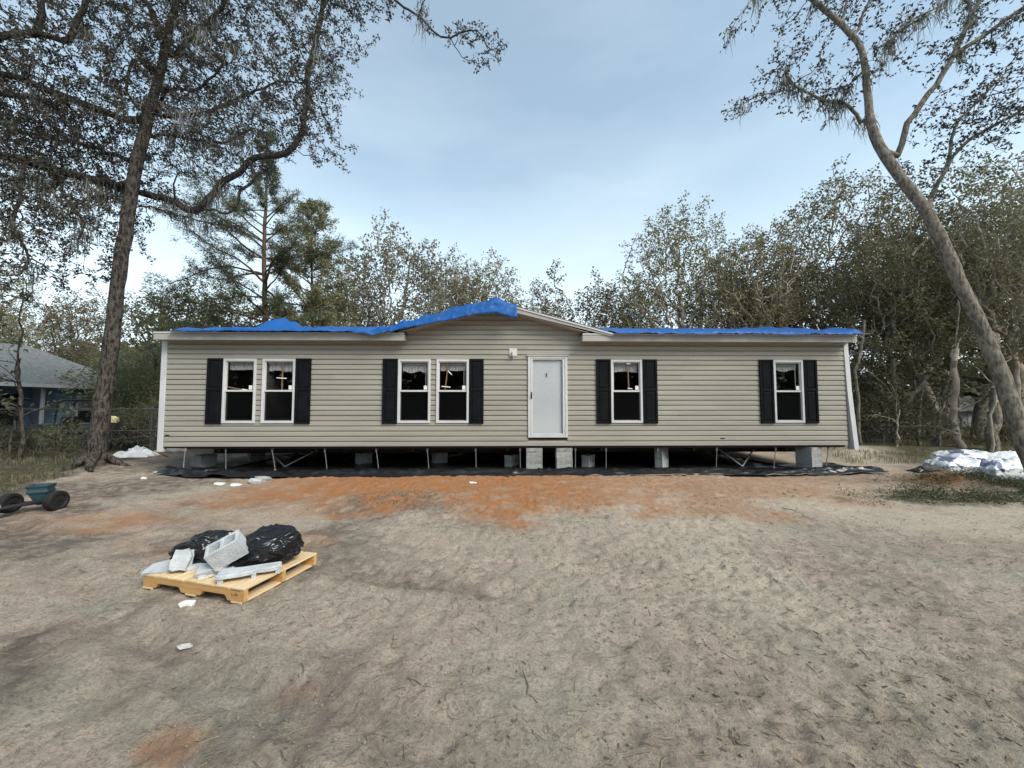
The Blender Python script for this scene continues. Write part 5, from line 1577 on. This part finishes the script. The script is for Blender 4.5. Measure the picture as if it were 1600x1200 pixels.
# --- oaks: thin pale ones behind the roof, fuller ones in the wood on the right
def lob(*a): return list(a)
thin = make_oak(51, 9.5, lob(((.3, 0, 6.6), (2.2, 2.0, 2.6), 1), ((-1.6, .3, 5.2), (1.3, 1.3, 1.4), .4), ((1.8, -.2, 7.6), (1.2, 1.2, 1.3), .4)), M['leaf_pale'], M['bark_grey'], stems=2, att=1300, per=13, length=.14, width=.046, spread=.12, fork=.3, D=.30, base_r=.13)
place(thin, 603, 24, 'thin pale oak with open twiggy crown left of the gable peak', None, .2, 1.32, first=True)
place(thin, 704, 31, 'small pale far oak nearest left of the gable peak', 'small far oaks along the roofline', 2.0, 1.38)
place(thin, 766, 34, 'small pale far oak straight behind the gable peak', 'small far oaks along the roofline', 4.1, 1.50)
place(thin, 838, 37, 'faint far tree just right of the gable peak', 'small far oaks along the roofline', 1.1, 1.3)
place(thin, 132, 34, 'pale bare looking far tree between oak trunk and blue house roof', 'small far oaks along the roofline', 5.1, 1.2)
place(thin, 545, 27, 'pale small oak low between the evergreen and the thin oak', 'small far oaks along the roofline', 3.3, 1.15)
slim = make_oak(61, 9.0, lob(((-2.2, 0, 7.2), (.7, .7, 1.7), .6), ((-.6, 0, 5.4), (1.2, 1.1, 1.5), 1), ((.8, .2, 6.4), (1.3, 1.2, 1.6), 1)), M['leaf_oak'], M['bark_pale'], stems=2, lean=(-.18, 0), att=620, per=13, D=.26, base_r=.11, length=.12)
place(slim, 925, 19.5, 'slim oak with one bare leaning top shoot right of the gable', GW, .0, 1.0, first=True)
oakA = make_oak(71, 12.5, lob(((.0, 0, 9.2), (3.0, 2.6, 2.6), 1.2), ((-2.2, .2, 6.6), (1.9, 1.8, 1.9), .7), ((2.3, -.2, 6.8), (2.0, 1.8, 2.0), .7), ((.3, -.6, 5.0), (2.4, 1.6, 1.5), .5)), M['leaf_oak'], M['bark_pale'], att=1150, per=11, D=.30, base_r=.24, length=.13, width=.042, wob=.5, mossn=10)
oakB = make_oak(83, 12.0, lob(((-.8, 0, 8.4), (2.3, 2.2, 2.5), 1), ((1.7, .3, 9.6), (2.0, 1.9, 1.9), .8), ((2.6, -.2, 6.2), (1.8, 1.7, 1.7), .6), ((-2.4, 0, 5.8), (1.7, 1.6, 1.5), .6)), M['leaf_oak'], M['bark_pale'], stems=2, att=1100, per=11, D=.30, base_r=.21, length=.13, width=.042, wob=.55, mossn=8)
oakC = make_oak(97, 11.0, lob(((.6, 0, 7.6), (3.2, 2.5, 2.3), 1.3), ((-1.8, 0, 9.0), (1.6, 1.5, 1.5), .5), ((0, -.3, 4.6), (2.8, 1.8, 1.6), .8)), M['leaf_wood'], M['bark_grey'], att=1250, per=14, D=.30, base_r=.19, length=.14, width=.046, wob=.5, mossn=8)
place(oakA, 1062, 20.5, 'broad live oak rising highest behind the roof right of the gable', GW, .3, 1.0, first=True)
place(oakB, 1198, 20, 'two stemmed oak behind the right half of the roof', GW, .9, .98, first=True)
place(oakA, 1322, 20, 'tall oak behind the right end of the roof', GW, 2.5, 1.12)
place(oakC, 1395, 15.5, 'dark forking oak just right of the house end', GW, .4, .78, first=True)
place(oakB, 1450, 17.5, 'pale limbed oak seen left of the high leaning trunk', GW, 3.4, 1.0)
place(oakA, 1590, 14.5, 'dense oak filling the far right edge of the wood', GW, 4.3, .92)
place(oakC, 1520, 18.5, 'dark green oak behind the leaning trunk', GW, 2.0, 1.05)
place(oakB, 985, 22, 'spreading oak between the slim leaning tree and the broad live oak', GW, 5.0, .70)
place(oakC, 1130, 24, 'dark oak in the gap behind the two highest roofline oaks', GW, 1.0, .95)
place(oakC, 1260, 25, 'dark oak deep behind the right half of the roof', GW, 3.9, 1.02)
place(oakA, 1700, 17, 'oak beyond the right edge of the picture reaching in with its crown', GW, 1.2, 1.05)
place(oakB, 1480, 25, 'far oak showing between the dark forking oak and the leaning trunk', GW, .1, 1.1)
place(oakC, 1640, 24, 'far dark oak at the right edge above the white shed', GW, 5.5, 1.1)
place(oakB, 1385, 27, 'far oak deep in the wood behind the dark forking one', GW, 1.9, 1.0)
# left side
GL = 'trees behind the neighbouring blue house'
place(oakC, 30, 27, 'dark oak behind the left part of the blue house roof', GL, 1.3, .62)
place(oakC, 118, 29, 'dark oak behind the right slope of the blue house roof', GL, 2.6, .60)
place(oakC, 205, 27, 'dark oak between the big trunk and the house end', GL, 4.2, .58)
place(oakA, -60, 24, 'tall oak at the left edge behind the blue house', GL, 3.0, .95)
place(oakB, 40, 31, 'loose pale crown above the blue house roof', GL, 1.0, .80)
bush = make_oak(111, 5.4, lob(((0, 0, 3.7), (2.3, 1.9, 1.6), 1.4), ((-.5, -.2, 1.7), (2.2, 1.7, 1.4), 1.0)), M['leaf_green'], M['bark_grey'], name='dense_tree', stems=4, att=1000, per=20, D=.25, length=.12, width=.026, spread=.13, fork=.12, base_r=.07)
place(bush, 318, 19.5, 'dense rounded olive tree behind the left end of the roof', None, .4, 1.45, first=True)
place(bush, 222, 16.5, 'dark rounded tree between the big trunk and the house corner', None, 2.0, .62)
place(bush, 235, 21, 'bushy tree farther back left of the house corner', None, 4.0, .85)

# --- snags and thin trunks in the wood on the right
def stem(u0, v0, u1, v1, Y, r0, r1, label, seed, twigs=4, barkm=None, kink=.10, leaf=True):
    rng = np.random.default_rng(seed)
    b = np.array(at_y(u0, v0, Y)); b[2] = gz(b[0], b[1]) - .1; t = np.array(at_y(u1, v1, Y))
    n = max(8, int(np.linalg.norm(t - b) / .3)); P = []; par = []; R = []
    w = np.cumsum(rng.normal(0, kink * .4, (n + 1, 3)), 0); w -= np.linspace(0, 1, n + 1)[:, None] * w[-1]
    for k in range(n + 1):
        f = k / n; P.append(b + (t - b) * f + w[k]); par.append(k - 1); R.append(r0 + (r1 - r0) * f)
    tips = []
    for s in range(twigs):
        i = int(n * rng.uniform(.35, 1.0)); d = rng.normal(0, 1, 3); d[2] = abs(d[2]) * .7 + .2; d /= np.linalg.norm(d); q = P[i].copy(); pv = i; m = rng.integers(4, 9)
        for k in range(m):
            d = d + rng.normal(0, .25, 3); d /= np.linalg.norm(d); q = q + d * .22; P.append(q.copy()); par.append(pv); pv = len(P) - 1; R.append(max(R[i] * .45 * (1 - k / m), .008))
            if k > 1: tips.append(q.copy())
    P = np.array(P); root = empty('tree_stem', tuple(b)); tag(root, label, 'tree', 'slender stems at the edge of the wood')
    tm = branch_mesh('trunk', P - b, np.array(par), np.array(R), 8, .12, rng, (.03, .012)); tm.materials.append(barkm or M['bark_grey']); link('trunk', tm, None, root)
    if leaf and tips:
        V, F = leaf_arrays(np.array(tips) - b, 10, .14, .12, .035, rng); lm = mesh_np('crown', V, F); lm.materials.append(M['leaf_wood']); link('crown', lm, None, root)
stem(1347, 690, 1350, 500, 13.5, .055, .04, 'thin pale straight stem close to the right end of the house', 1, 5)
stem(1506, 700, 1494, 545, 12.5, .105, .07, 'pale broken trunk standing alone left of the leaning oak', 2, 3, M['bark_pale'], .16)
stem(1494, 545, 1497, 470, 12.6, .03, .02, 'thin upper stem behind the pale broken trunk', 12, 4)
stem(1540, 705, 1545, 520, 12.2, .15, .11, 'thick grey trunk just behind the leaning oak', 3, 3, M['bark_grey'], .12)
stem(1548, 700, 1552, 560, 11.8, .045, .03, 'thin pale stem between the grey trunk and the leaning oak', 4, 4, M['bark_pale'])
stem(1602, 690, 1588, 525, 12.6, .09, .06, 'pale stem at the right edge behind the leaning oak', 5, 4, M['bark_pale'], .14)
stem(1400, 690, 1396, 560, 14.5, .08, .05, 'short dark stem below the dark forking oak', 6, 5)
stem(1466, 690, 1482, 590, 13.2, .06, .035, 'slanting thin stem in front of the white shed', 7, 4)
stem(1432, 690, 1442, 600, 15, .07, .04, 'dark slanting stem at the left end of the white shed', 8, 4)
stem(1402, 700, 1406, 640, 12.6, .035, .02, 'knee high dead stem at the left of the wood edge', 9, 3, M['bark_pale'])
stem(38, 705, 30, 560, 10.6, .05, .035, 'thin crooked stem in front of the blue house porch', 10, 6, M['bark_dark'])
stem(32, 560, 36, 450, 10.7, .035, .015, 'thin dark stem rising against the blue house roof', 15, 6, M['bark_dark'])

# --- shrubs of the understory
shrub = make_oak(121, 2.6, lob(((0, 0, 1.5), (1.3, 1.1, 1.0), 1.2), ((.4, -.1, .8), (1.2, 1.0, .6), .6)), M['leaf_wood'], M['bark_grey'], name='shrub', stems=5, att=420, per=8, D=.17, length=.095, width=.028, spread=.10, fork=.2, base_r=.03, tip=.0075, leaf_r=.0085)
GS = 'shrubs of the understory at the wood edge'
SH = [(1352, 17.5, 1.15, 'shrub touching the right end of the house'), (1375, 14.5, .9, 'shrub between the thin pale stem and the dark forking oak'), (1405, 16.5, .9, 'shrub at the left end of the white shed'), (1395, 20, 1.5, 'tall shrub deep behind the dark forking oak'), (1412, 24, 1.35, 'tall shrub in the dark gap beyond the forking oak'),
      (1455, 13.0, .45, 'low shrub on the bank left of the white sacks'), (1525, 15, .38, 'shrub at the foot of the pale broken trunk'), (1565, 17, .5, 'shrub seen just left of the leaning trunk'), (1625, 15, 1.0, 'shrub at the right edge behind the leaning trunk'), (1350, 23, 1.6, 'tall shrub behind the right back corner of the house'),
      ]
for i, (u, Y, s, lb) in enumerate(SH): place(shrub, u, Y, lb, GS, i * 1.7, s, first=(i == 0), cat='shrub')
GS2 = 'shrubs on the left by the chain link fence'
for i, (u, Y, s, lb) in enumerate([(105, 11.2, .45, 'low shrub against the left foot of the big oak trunk'), (58, 11.4, .36, 'low shrub in front of the porch post of the blue house'), (12, 11.0, .40, 'low shrub at the left edge under the porch'), (205, 14.5, .6, 'shrub behind the big trunk near the house corner'), (238, 14, .75, 'shrub hugging the left corner of the house'), (228, 19, 1.3, 'tall shrub filling the gap left of the house corner'), (190, 22, 1.3, 'tall shrub behind the big oak trunk'), (165, 24, 1.2, 'tall shrub at the right end of the blue house'), (265, 21, 1.3, 'tall shrub behind the left end wall of the house')]):
    place(shrub, u, Y, lb, GS2, 1.1 + i * 2.1, s, cat='shrub')

# --- distant wood that closes the view all round: one mass nobody could count
def treeline():
    rng = np.random.default_rng(77); C = []
    for k in range(1500):
        a = rng.uniform(0, 2 * math.pi); d = rng.uniform(44, 62)
        x, y = math.sin(a) * d, math.cos(a) * d
        top = 5.5 + 2.2 * math.sin(a * 7) + 1.5 * math.sin(a * 17 + 1)
        if y < 10 : top += 6.0  # unseen part beside and behind the camera, added to darken reflections in the panes
        if abs(a if a < math.pi else a - 2 * math.pi) < .55: top *= .75
        C.append(np.column_stack([rng.normal(x, 1.5, 14), rng.normal(y, 1.5, 14), rng.uniform(-.3, max(top, 1.5), 14)]))
    C = np.concatenate(C)
    V, F = leaf_arrays(C, 7, .45, .75, .30, rng, .1)
    me = mesh_np('distant_wood', V, F); me.materials.append(M['leaf_wood'])
    tag(link('distant_wood', me), 'far off low wood closing the view behind everything', None, None, 'stuff')
treeline()
# ------------------------------------------------------------------ the neighbouring blue house
nh = empty('blue_house', (-21.3, 16.0, 0), 0.0)
tag(nh, 'low blue house with grey hip roof and porch at the left edge', 'house')
M['blue_wall'] = mat('blue_siding', (0.21, 0.31, 0.42), .7, (0.18, 0.27, 0.37), 3, .1, 20)
M['grey_shingle'] = mat('grey_shingle', (0.20, 0.21, 0.205), .95, (0.12, 0.128, 0.125), 8, .5, 30)
def nb_(name, parts, matl, parent=nh, bevel=0):
    mb = MB()
    for p in parts: mb.box(*p)
    return mb.build(name, matl, parent, bevel=bevel)
nb_('wall', [(-8, -.002, -9, 4.1, 0, 2.42)], M['blue_wall'])
for k in range(15):
    z_ = .1 + k * .155
    nb_('lap_board', [(0, .014, -9, 1.09, z_, z_ + .148)], M['blue_wall'])
    nb_('lap_board', [(.002, 1.2, 1.086, 1.0995, z_, z_ + .148)], M['blue_wall'])
    nb_('lap_board', [(1.2005, 1.2145, 1.086, 4.1, z_, z_ + .148)], M['blue_wall'])
nb_('wall', [(.0, 1.2, 1.1, 4.1, .0, 2.42)], M['blue_wall'])
WXo = 1.2
w = nb_('window', [(WXo + .016, WXo + .05, 1.75, 1.81, .75, 2.1), (WXo + .016, WXo + .05, 3.09, 3.15, .75, 2.1), (WXo + .016, WXo + .05, 1.81, 3.09, 2.04, 2.1), (WXo + .016, WXo + .05, 1.81, 3.09, .75, .81), (WXo + .016, WXo + .045, 1.81, 3.09, 1.38, 1.43)], M['trim'])
nb_('blind', [(WXo + .017, WXo + .022, 1.812, 3.088, 1.432, 2.038)], M['blind'], w)
nb_('lower_pane', [(WXo + .017, WXo + .02, 1.812, 3.088, .812, 1.378)], M['dark_metal'], w)
d = nb_('door', [(.016, .05, -.3, .6, .05, 2.1)], M['dark_metal']); nb_('handle', [(.051, .09, -.2, -.16, 1.0, 1.05)], M['galv'], d)
nb_('corner_board', [(1.202, 1.23, 4.0, 4.12, 0, 2.40)], M['trim'])
for y in (-6.0, -2.6, .4):
    nb_('porch_post', [(1.25, 1.35, y - .05, y + .05, .12, 2.40)], M['trim'], bevel=.008)
nb_('porch_slab', [(.03, 1.7, -9, 4.6, 0, .12)], M['block'])
mb = MB(); e0, e1, r0 = 1.75, -10.0, 4.55
V = [(e0, -9.5, 2.5), (e0, 4.65, 2.5), (e1, 4.65, 2.5), (e1, -9.5, 2.5), (-2.6, 2.9, r0), (-2.6, -9.5, r0), (-5.6, 2.9, r0), (-5.6, -9.5, r0)]
mb.v += V; mb.f += [(0, 1, 4, 5), (1, 2, 6, 4), (2, 3, 7, 6), (4, 6, 7, 5), (0, 5, 7, 3)]
mb.build('roof', M['grey_shingle'], nh)
nb_('fascia', [(e0 + .002, e0 + .03, -9.5, 4.68, 2.38, 2.52)], M['trim']); nb_('fascia', [(e1, e0, 4.652, 4.68, 2.38, 2.518)], M['trim'])
nb_('porch_soffit', [(.03, e0, -9.5, 4.65, 2.43, 2.47)], M['trim'])

# ------------------------------------------------------------------ chain link fence
fence = empty('chain_link_fence', (-14.5, 13.0, 0), .03); tag(fence, 'dark chain link fence with pipe rails between oak and blue house', 'fence')
M['fence_steel'] = mat('weathered_steel', (0.10, 0.105, 0.10), .5, (.06, .06, .058), 10, metal=.3)
for k in range(5):
    mb = MB(); x = -5.5 + k * 2.6; mb.tube([(x, 0, -.2), (x, 0, 1.56)], .03, 10); mb.lathe([(.034, 1.56), (.03, 1.60), (0, 1.615)], 10, Matrix.Translation((x, 0, 0))); mb.build('post', M['fence_steel'], fence)
for z in (1.50, .78):
    mb = MB(); mb.tube([(-6.5, -.03, z), (5.0, -.03, z)], .021, 8); mb.build('rail', M['fence_steel'], fence)
V = []; F = []
for k in range(-26, 110):
    for s in (1, -1):
        x0 = -6.5 + k * .11; za, zb = .05, 1.47; xa, xb = (x0, x0 + 1.42) if s > 0 else (x0 + 1.42, x0)
        if max(xa, xb) > 5 or min(xa, xb) < -6.5: continue
        n = len(V); w_ = .0022
        V += [(xa - w_, -.055, za), (xa + w_, -.055, za), (xa, -.051, za), (xb - w_, -.055, zb), (xb + w_, -.055, zb), (xb, -.051, zb)]
        F += [(n, n + 1, n + 4, n + 3), (n + 1, n + 2, n + 5, n + 4), (n + 2, n, n + 3, n + 5)]
o = link('wire_mesh', mesh_np('wire_mesh', V, F), M['fence_steel'], fence); o['kind'] = 'stuff'

# ------------------------------------------------------------------ machines behind the fence
M['cart_paint'] = mat('dark_cart_paint', (0.03, 0.045, 0.05), .4, (.02, .03, .034), 6)
def cart(x, y, rz, roof, label):
    t = empty('utility_cart', (x, y, gz(x, y)), rz); tag(t, label, 'utility cart')
    mb = MB(); mb.prism([(-1.1, .35), (1.15, .35), (1.25, .55), (1.1, .85), (.5, .92), (.25, .55), (-.35, .55), (-.45, .95), (-1.2, .95)], 'y', -.6, .6); mb.build('body', M['cart_paint'], t, bevel=.02)
    mb = MB(); mb.box(-.40, .12, -.5, .5, .56, .72); mb.box(-.50, -.36, -.5, .5, .73, 1.2); mb.build('seat', M['dark_metal'], t, bevel=.03)
    mb = MB()
    for s in (-.56, .56): mb.tube([(.75, s, .9), (.42, s, 1.68), (.30, s, 1.80), (-.45, s, 1.80), (-.55, s, 1.72), (-.62, s, .9)], .028, 8)
    mb.tube([(.30, -.56, 1.8), (.30, .56, 1.8)], .025, 8); mb.tube([(-.45, -.56, 1.8), (-.45, .56, 1.8)], .025, 8); mb.tube([(.55, -.56, 1.35), (.55, .56, 1.35)], .02, 8)
    mb.build('roll_cage', M['dark_metal'], t)
    if roof: mb = MB(); mb.box(-.62, .5, -.66, .66, 1.83, 1.89); mb.build('canopy', M['dark_metal'], t, bevel=.02)
    mb = MB(); mb.lathe([(.17, -.015), (.19, 0), (.17, .015), (.155, 0), (.17, -.015)], 16, Matrix.Translation((.40, .28, 1.12)) @ Matrix.Rotation(math.radians(-60), 4, 'Y')); mb.tube([(.40, .28, 1.12), (.6, .28, .88)], .016, 6); mb.build('steering_wheel', M['dark_metal'], t)
    for (wx, wy) in ((.82, .62), (.82, -.62), (-.82, .62), (-.82, -.62)):
        Mx = Matrix.Translation((wx, wy, .30)) @ Matrix.Rotation(math.radians(90), 4, 'X')
        mb = MB(); mb.lathe([(.15, -.10), (.27, -.11), (.30, -.07), (.30, .07), (.27, .11), (.15, .10)], 18, Mx); wh = mb.build('wheel', M['tyre'], t)
        mb = MB(); mb.lathe([(0, -.07), (.148, -.08), (.148, .08), (0, .07)], 14, Mx); mb.build('rim', M['galv'], wh)
cart(-16.1, 14.6, .5, False, 'dark utility cart with an open tubular roll cage in front of the blue wall')
cart(-18.7, 13.9, .2, True, 'dark canopied utility cart at the left edge beside the porch')
t = empty('riding_mower', (-14.3, 14.2, gz(-14.3, 14.2)), 2.4); tag(t, 'dark riding mower parked behind the big oak trunk', 'mower')
mb = MB(); mb.prism([(.1, .35), (.95, .32), (1.0, .6), (.9, .78), (.15, .82)], 'y', -.26, .26); mb.build('hood', M['cart_paint'], t, bevel=.04)
mb = MB(); mb.box(-.75, .098, -.35, .35, .30, .48); mb.box(-.6, -.1, -.24, .24, .49, .62); mb.box(-.68, -.56, -.24, .24, .63, .95); mb.build('seat', M['dark_metal'], t, bevel=.03)
mb = MB(); mb.lathe([(.16, -.012), (.18, 0), (.16, .012), (.145, 0), (.16, -.012)], 14, Matrix.Translation((.16, 0, 1.0)) @ Matrix.Rotation(math.radians(-40), 4, 'Y')); mb.tube([(.16, 0, 1.0), (.28, 0, .8)], .016, 6); mb.build('steering_wheel', M['dark_metal'], t)
for (wx, wy, r_) in ((.75, .34, .17), (.75, -.34, .17), (-.5, .42, .25), (-.5, -.42, .25)):
    mb = MB(); mb.lathe([(.05, -.08), (r_ * .9, -.09), (r_, -.05), (r_, .05), (r_ * .9, .09), (.05, .08)], 16, Matrix.Translation((wx, wy, r_)) @ Matrix.Rotation(math.radians(90), 4, 'X')); mb.build('wheel', M['tyre'], t)
M['yellow'] = mat('pale_yellow_spot', (.85, .72, .25), .5, (.8, .75, .5), 4)
p = at_y(177, 656, 13.9)
bm_ = bag_mesh('yellow_lump', .16, .13, .15, 4.4, .3)  # made-up lump in place of an unidentified bright yellow spot
put('bright_lump', bm_, (p.x, p.y, p.z - .02), (0, 0, 0), 'small pale yellow lump standing in for a bright spot behind the big oak trunk', 'bag', None, M['yellow'])
p = at_y(217, 680, 13.2); p.z = gz(p.x, p.y)
crumple('paper_scrap', p, .26, .2, .22, 9.0, M['wrap'], 'small pale scrap on the grass right of the mower', 'scrap')
p = at_y(198, 668, 14.6); mb = MB(); mb.box(-.28, .28, -.25, .25, 0, .78); mb.box(-.31, .31, -.28, .28, .781, .83)
o = mb.build('storage_bin', M['galv'], None, bevel=.03, loc=(p.x, p.y, gz(p.x, p.y)), rot=(0, 0, .4)); o.data.materials.clear(); o.data.materials.append(mat('dull_green_plastic', (.09, .10, .075), .6)); tag(o, 'dull grey green lidded bin between mower and house corner', 'bin')

# ------------------------------------------------------------------ white shed beyond the wood
sx = (1412 - 800) / FPX * 29
sh = empty('white_shed', (sx, 29, -.05), 0); tag(sh, 'long low white shed with dark roof seen through the wood', 'shed')
M['shed_white'] = mat('weathered_white', (.62, .64, .64), .8, (.5, .52, .52), 2)
mb = MB(); mb.box(0, 14, 0, 4, 0, 1.3); mb.build('wall', M['shed_white'], sh)
for k in range(9):
    mb = MB(); mb.box(.02 + k * 1.56, .06 + k * 1.56, -.03, -.002, 0, 1.29); mb.build('batten', M['shed_white'], sh)
mb = MB(); mb.prism([(-.25, 1.302), (4.25, 1.302), (2, 2.35)], 'x', -.2, 14.2); mb.build('roof', M['shingle'], sh)
mb = MB(); mb.box(-.2, 14.2, -.29, -.252, 1.22, 1.36); mb.build('fascia', M['shed_white'], sh)

# ------------------------------------------------------------------ weeds, litter, clods and twigs
def blades(name, C, per, h, w, rng, matl, label, lean=.5, spread=.06):
    n = len(C) * per; c = np.repeat(C, per, 0) + np.column_stack([rng.normal(0, spread, (n, 2)), np.zeros(n)])
    a = rng.uniform(0, 2 * np.pi, n); L = h * rng.uniform(.4, 1.3, n); ln = rng.uniform(0, lean, n)
    d = np.column_stack([np.cos(a), np.sin(a), np.zeros(n)]); s = np.column_stack([-np.sin(a), np.cos(a), np.zeros(n)]) * (w * rng.uniform(.6, 1.3, n))[:, None]
    m = c + d * (L * ln * .35)[:, None] + np.column_stack([np.zeros((n, 2)), L * .6]); t = c + d * (L * ln)[:, None] + np.column_stack([np.zeros((n, 2)), L * (1 - .35 * ln)])
    V = np.stack([c - s, c + s, m + s * .7, t, m - s * .7], 1).reshape(-1, 3)
    b = np.arange(n)[:, None] * 5
    F = np.concatenate([b + np.array([0, 1, 2, 4]), b + np.array([4, 2, 3, 3])])
    me = bpy.data.meshes.new(name)
    F3 = np.concatenate([b + np.array([0, 1, 2]), b + np.array([0, 2, 4]), b + np.array([4, 2, 3])])
    me = mesh_np(name, V, F3); me.materials.append(matl); o = link(name, me); tag(o, label, None, None, 'stuff'); return o
M['weed'] = leaf_mat('weed_blades', (0.06, 0.075, 0.03), (0.20, 0.17, 0.09), .2)
M['weed_green'] = leaf_mat('weed_green', (0.05, 0.06, 0.032), (0.13, 0.125, 0.07), .2)
rg = np.random.default_rng(5)
def scat(n, fx, fy):
    x, y = fx(n), fy(n); return np.column_stack([x, y, ground_low(x, y)])
C = scat(5200, lambda n: -8.4 - np.abs(rg.normal(0, 4.2, n)), lambda n: rg.uniform(6.4, 19, n)); C = C[(fbm(C[:, 0] * .9, C[:, 1] * .9, 8, 3) > .43) & ~((C[:, 0] > -9.4) & (C[:, 1] > 9.0))]
C = C[C[:, 0] < -8.9 - .52 * (C[:, 1] - 6.3)]
blades('grass', C, 8, .13, .004, rg, M['weed'], 'thin green and straw coloured grass round the big oak on the left', .9, .08)
C = scat(3600, lambda n: 9.6 + np.abs(rg.normal(0, 6, n)), lambda n: rg.uniform(7.5, 24, n)); C = C[(fbm(C[:, 0] * .8, C[:, 1] * .8, 18, 3) > .45) & (C[:, 1] > 10.8 - .0 * C[:, 0])]
blades('grass', C, 8, .15, .005, rg, M['weed'], 'rough grass on the floor of the wood on the right', .9, .09)
C = scat(330, lambda n: rg.normal(7.9, .75, n), lambda n: rg.normal(7.0, .30, n)); C2 = scat(420, lambda n: rg.normal(10.0, 1.0, n), lambda n: rg.normal(8.0, .3, n)); C = np.concatenate([C, C2]); C = C[fbm(C[:, 0] * 2, C[:, 1] * 2, 28, 3) > .42]
V, F = leaf_arrays(C + np.array((0, 0, .03)), 30, .075, .045, .008, rg, -.05); V[:, 2] = np.maximum(V[:, 2], .004 + ground_low(V[:, 0], V[:, 1]))
me = mesh_np('weeds', V, F); me.materials.append(M['weed_green']); tag(link('weeds', me), 'low green weeds in front of the white sacks', None, None, 'stuff')
# clods of soil, finer with distance
def near_pts(n, rng, ymax=9.2, p=1.6):
    y = 1.2 + (ymax - 1.2) * rng.random(n) ** p; x = rng.uniform(-1.5, 1.5, n) * y
    return x, y
OCT = np.array([(1, 0, 0), (-1, 0, 0), (0, 1, 0), (0, -1, 0), (0, 0, 1), (0, 0, -1)], float)
OF = np.array([(0, 2, 4), (2, 1, 4), (1, 3, 4), (3, 0, 4), (2, 0, 5), (1, 2, 5), (3, 1, 5), (0, 3, 5)])
gco = np.empty(len(ground.data.vertices) * 3, np.float32); ground.data.vertices.foreach_get('co', gco); GZ = gco.reshape(len(G_YS), len(G_XS), 3)[:, :, 2]
def surf(x, y):
    i = np.clip(np.searchsorted(G_YS, y), 0, len(G_YS) - 1); j = np.clip(np.searchsorted(G_XS, x), 0, len(G_XS) - 1)
    return GZ[i, j]
n = 16000; x, y = near_pts(n, rg); keep = fbm(x * 1.3, y * 1.3, 31, 3) > .44; x, y = x[keep], y[keep]; n = len(x)
s = .003 + .0075 * rg.random(n) ** 3.0
V = OCT[None] * (s[:, None] * np.ones(3))[:, None, :] * rg.uniform(.6, 1.3, (n, 6, 1)) + np.column_stack([x, y, surf(x, y) + s * .2])[:, None, :]
F = (np.arange(n)[:, None, None] * 6 + OF[None]).reshape(-1, 3)
me = mesh_np('soil_clods', V.reshape(-1, 3), F, True); me.materials.append(ground.data.materials[0])
tag(link('soil_clods', me), 'small crumbs of soil lying all over the sandy yard', None, None, 'stuff')
# twigs and straw
M['twig'] = leaf_mat('twigs_and_straw', (0.10, 0.078, 0.058), (0.30, 0.245, 0.18), .0, .9)
n = 3400; x, y = near_pts(n, rg, 9.0, 1.4); keep = fbm(x * .8 + 3, y * .8, 37, 3) > .40; x, y = x[keep], y[keep]; n = len(x)
a = rg.uniform(0, np.pi, n); L = .012 + .055 * rg.random(n) ** 2.2; L[:25] *= 2.5; w_ = .0012 + .0016 * rg.random(n); w_[:25] *= 1.8
d = np.column_stack([np.cos(a), np.sin(a), rg.normal(0, .12, n)]); sd = np.column_stack([-np.sin(a), np.cos(a), np.zeros(n)]) * w_[:, None]; up = np.array((0, 0, 1.0)) * w_[:, None] * 1.6
c = np.column_stack([x, y, surf(x, y) + .004]); bend = rg.normal(0, .15, (n, 1)) * L[:, None] * sd / w_[:, None]
pts = [c - d * L[:, None], c + bend, c + d * L[:, None]]
V = np.stack([q + o_ for q in pts for o_ in (-sd, sd, up)], 1)
tri = []
for i in range(2):
    for j in range(3): tri += [(i * 3 + j, i * 3 + (j + 1) % 3, i * 3 + 3 + (j + 1) % 3), (i * 3 + j, i * 3 + 3 + (j + 1) % 3, i * 3 + 3 + j)]
F = (np.arange(n)[:, None, None] * 9 + np.array(tri)[None]).reshape(-1, 3)
me = mesh_np('twig_litter', V.reshape(-1, 3), F); me.materials.append(M['twig'])
tag(link('twig_litter', me), 'twigs and straw strewn over the sand', None, None, 'stuff')
# fallen leaves
n = 5000; x, y = near_pts(n, rg, 12.0, 1.3); keep = fbm(x * .7 + 9, y * .7, 47, 3) > .46; x, y = x[keep], y[keep]
C = np.column_stack([x, y, surf(x, y) + .006])
x2 = -1.7 + rg.normal(0, .6, 700); y2 = 6.3 + rg.normal(0, .28, 700); C = np.concatenate([C, np.column_stack([x2, y2, surf(x2, y2) + .01])])
x3 = -10.5 + rg.normal(0, 2.2, 2200); y3 = 9.6 + rg.normal(0, 1.4, 2200); C = np.concatenate([C, np.column_stack([x3, y3, surf(x3, y3) + .01])])
n = len(C); a = rg.uniform(0, 2 * np.pi, n); d = np.column_stack([np.cos(a), np.sin(a), rg.normal(0, .25, n)]); s = np.column_stack([-np.sin(a), np.cos(a), rg.normal(0, .35, n)])
L = rg.uniform(.018, .042, (n, 1)); W = L * .24
V = np.stack([C, C + d * L * .5 + s * W + (0, 0, .004), C + d * L, C + d * L * .5 - s * W + (0, 0, .004)], 1).reshape(-1, 3)
M['dead_leaf'] = leaf_mat('dead_leaves', (0.10, 0.07, 0.045), (0.26, 0.19, 0.12), .0, .85)
me = mesh_np('leaf_litter', V, np.arange(n * 4).reshape(n, 4)); me.materials.append(M['dead_leaf'])
tag(link('leaf_litter', me), 'dry fallen oak leaves scattered on the yard', None, None, 'stuff')
